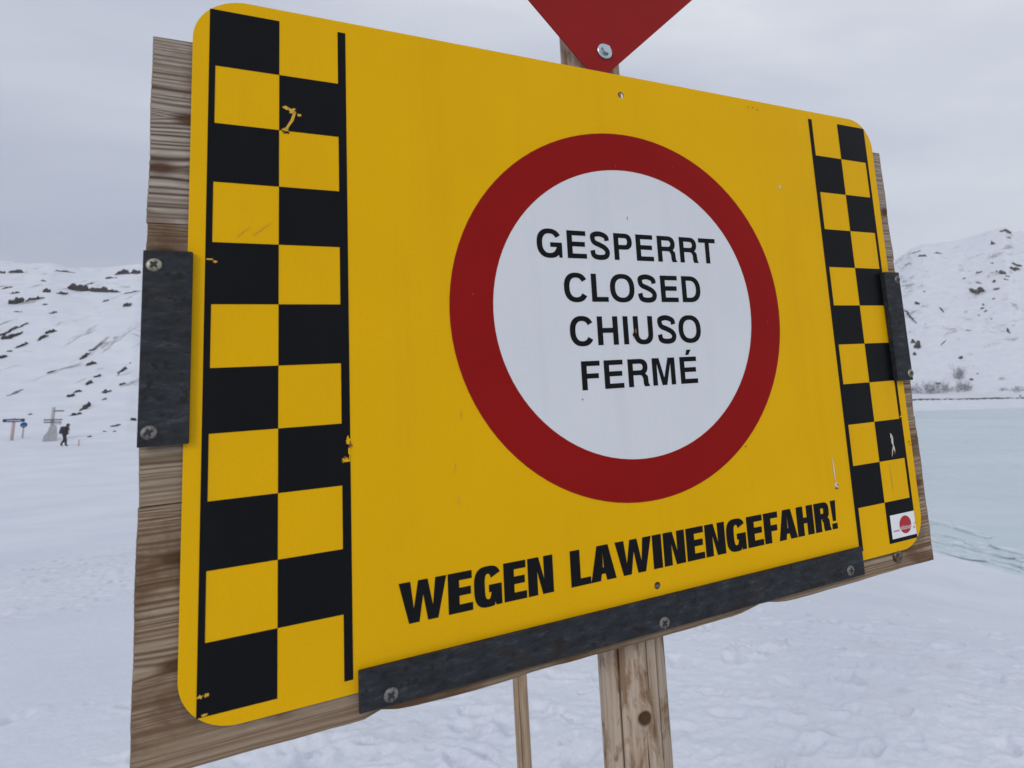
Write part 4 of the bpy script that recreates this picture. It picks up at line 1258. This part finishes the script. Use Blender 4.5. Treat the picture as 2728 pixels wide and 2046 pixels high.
# finger post with boards and a stone base
P, s_ = at_ground(*z2(1140, 790)); m = PXS(s_)
e = empty('finger_post', P); e.rotation_euler = (0, 0, facing(P))
post_cyl('post', e, M_GREYPOST, 32 * m, -0.3, 740 * m)
bx('arm', e, M_GREYARM, 10 * m, 185 * m, -0.12, -0.07, 640 * m, 670 * m, 0.01)
bx('arm', e, M_GREYARM, -150 * m, 170 * m, -0.17, -0.12, 442 * m, 474 * m, 0.01)
bx('arm', e, M_GREYARM, -150 * m, 160 * m, -0.17, -0.12, 390 * m, 420 * m, 0.01)
bx('arm', e, M_GREYPOST, 20 * m, 165 * m, -0.15, -0.11, 352 * m, 378 * m, 0.01)
bm = bmesh.new()
rows = [(-140, 110, 20, 0.5), (-125, 115, 90, 0.46), (-60, 100, 200, 0.38), (-40, 90, 300, 0.3), (-15, 60, 335, 0.2)]
rows[0] = (-130, 105, -30, 0.5)
prev = None
for a, b, z_, dp in rows:
    ring = [bm.verts.new((a * m, -dp, z_ * m)), bm.verts.new((b * m, -dp * 0.9, z_ * m)), bm.verts.new((b * m, dp, z_ * m)), bm.verts.new((a * m, dp, z_ * m))]
    if prev:
        for i in range(4):
            bm.faces.new((prev[i], prev[(i + 1) % 4], ring[(i + 1) % 4], ring[i]))
    else:
        bm.faces.new(ring[::-1])
    prev = ring
bm.faces.new(prev)
from_bm('stone_base', bm, M_PLINTH, e)
tag(e, 'grey finger post with several weathered arms and a stone base', 'signpost')
# faint marker stick
P, s_ = at_ground(*z2(1780, 925)); m = PXS(s_)
e = empty('marker_stick', P)
post_cyl('stick', e, M_PINKPOST, 0.05, -0.3, 140 * m)
bx('cap', e, M_WPRINT, -0.055, 0.055, -0.055, 0.055, 140 * m, 140 * m + 0.07, 0.02)
tag(e, 'short pale marker stick in the snow near the walker', 'marker')

# walker
def walker():
    P, s_ = at_ground(*z2(1440, 925))
    root = empty('person', P)
    root.rotation_euler = (0, 0, facing(P) + rad(70))     # walking off to the right, away from the finger post
    J = {  # x right, y back(+)/front(-), z up; 1.76 m tall, leaning forward under the pack, mid-stride
        'pelvis': (0, 0.02, 0.94), 'waist': (0, -0.01, 1.08), 'chest': (0, -0.07, 1.30), 'neck': (0, -0.12, 1.47), 'head0': (0, -0.15, 1.55), 'head1': (0, -0.18, 1.67), 'top': (0, -0.17, 1.745),
        'shL': (-0.185, -0.09, 1.40), 'elL': (-0.25, -0.03, 1.13), 'wrL': (-0.21, -0.20, 0.96), 'haL': (-0.20, -0.26, 0.92),
        'shR': (0.185, -0.09, 1.40), 'elR': (0.25, 0.04, 1.14), 'wrR': (0.23, -0.12, 0.98), 'haR': (0.22, -0.18, 0.94),
        'hiL': (-0.10, 0.02, 0.90), 'knL': (-0.105, -0.14, 0.50), 'anL': (-0.10, -0.16, 0.10), 'toL': (-0.11, -0.32, 0.045),
        'hiR': (0.10, 0.03, 0.90), 'knR': (0.105, 0.03, 0.48), 'anR': (0.10, 0.24, 0.12), 'toR': (0.11, 0.10, 0.045)}
    Rr = {'pelvis': .165, 'waist': .165, 'chest': .185, 'neck': .07, 'head0': .085, 'head1': .105, 'top': .06, 'shL': .085, 'elL': .062, 'wrL': .048, 'haL': .045, 'shR': .085, 'elR': .062, 'wrR': .048, 'haR': .045,
          'hiL': .105, 'knL': .075, 'anL': .058, 'toL': .045, 'hiR': .105, 'knR': .075, 'anR': .058, 'toR': .045}
    E = [('pelvis', 'waist'), ('waist', 'chest'), ('chest', 'neck'), ('neck', 'head0'), ('head0', 'head1'), ('head1', 'top'), ('chest', 'shL'), ('shL', 'elL'), ('elL', 'wrL'), ('wrL', 'haL'), ('chest', 'shR'), ('shR', 'elR'), ('elR', 'wrR'), ('wrR', 'haR'),
         ('pelvis', 'hiL'), ('hiL', 'knL'), ('knL', 'anL'), ('anL', 'toL'), ('pelvis', 'hiR'), ('hiR', 'knR'), ('knR', 'anR'), ('anR', 'toR')]
    names = list(J)
    me = bpy.data.meshes.new('body')
    me.from_pydata([J[n_] for n_ in names], [(names.index(a), names.index(b)) for a, b in E], [])
    tmp = bpy.data.objects.new('body', me)
    COL.objects.link(tmp)
    sk = tmp.modifiers.new('skin', 'SKIN'); sk.use_smooth_shade = True
    for i, n_ in enumerate(names):
        d = me.skin_vertices[0].data[i]
        d.radius = (Rr[n_] * 1.25, Rr[n_] * 1.25 * (0.82 if n_ in ('pelvis', 'waist', 'chest') else 1))
        d.use_root = (n_ == 'pelvis')
    tmp.modifiers.new('sub', 'SUBSURF').levels = 2
    dg = bpy.context.evaluated_depsgraph_get()
    bm_ = bpy.data.meshes.new_from_object(tmp.evaluated_get(dg))
    bpy.data.objects.remove(tmp)
    body = mesh_obj('body', bm_, [M_JACKET, M_TROUSER, M_SKIN], root, True)
    for p in bm_.polygons:
        c_ = p.center
        p.material_index = 1 if c_.z < 0.93 and abs(c_.x) < 0.19 else (2 if (c_.z > 1.5 and c_.z < 1.64 and c_.y < -0.19) else 0)
    # hood / hat
    bm = bmesh.new()
    bmesh.ops.create_icosphere(bm, subdivisions=3, radius=1, matrix=Matrix.Translation((0, -0.155, 1.66)) @ Matrix.Diagonal((0.118, 0.128, 0.125, 1)))
    bmesh.ops.delete(bm, geom=[v_ for v_ in bm.verts if v_.co.z < 1.61 and v_.co.y < -0.14], context='VERTS')
    from_bm('hat', bm, M_HAT, root, True)
    # backpack
    bm = bmesh.new()
    box_bm(bm, -0.20, 0.20, 0.05, 0.36, 0.98, 1.56, 0.08, 3)
    for v_ in bm.verts:
        v_.co.y -= (v_.co.z - 1.0) * 0.16
    pk = from_bm('backpack', bm, M_PACK, root, True)
    for sx in (-0.11, 0.11):
        bm = bmesh.new()
        box_bm(bm, sx - 0.022, sx + 0.022, -0.245, -0.225, 1.08, 1.42, 0.006, 1)
        from_bm('strap', bm, M_PACK, root)
    tag(root, 'person in black clothes with a dark blue backpack walking across snow', 'person')
walker()

# ------------------------------------------------------------------ thin winter haze over the valley
M_HAZE = bpy.data.materials.new('haze')
M_HAZE.use_nodes = True
hn = M_HAZE.node_tree
hn.nodes.remove(hn.nodes['Principled BSDF'])
pv = hn.nodes.new('ShaderNodeVolumePrincipled')
pv.inputs['Color'].default_value = (0.93, 0.95, 0.98, 1)
pv.inputs['Density'].default_value = 0.0007
hn.links.new(pv.outputs[0], hn.nodes['Material Output'].inputs['Volume'])
zz = [v_.co.z for v_ in bpy.data.objects['snow_ground'].data.vertices]
bm = bmesh.new()
box_bm(bm, -660, 660, -660, 660, min(zz) - 1.0, max(zz) + 6.0)
hz = bpy.data.objects.new('haze', bpy.data.meshes.new('haze'))
bm.to_mesh(hz.data); bm.free()
COL.objects.link(hz)
hz.data.materials.append(M_HAZE)
tag(hz, 'thin pale winter haze hanging over the whole valley', kind='stuff')
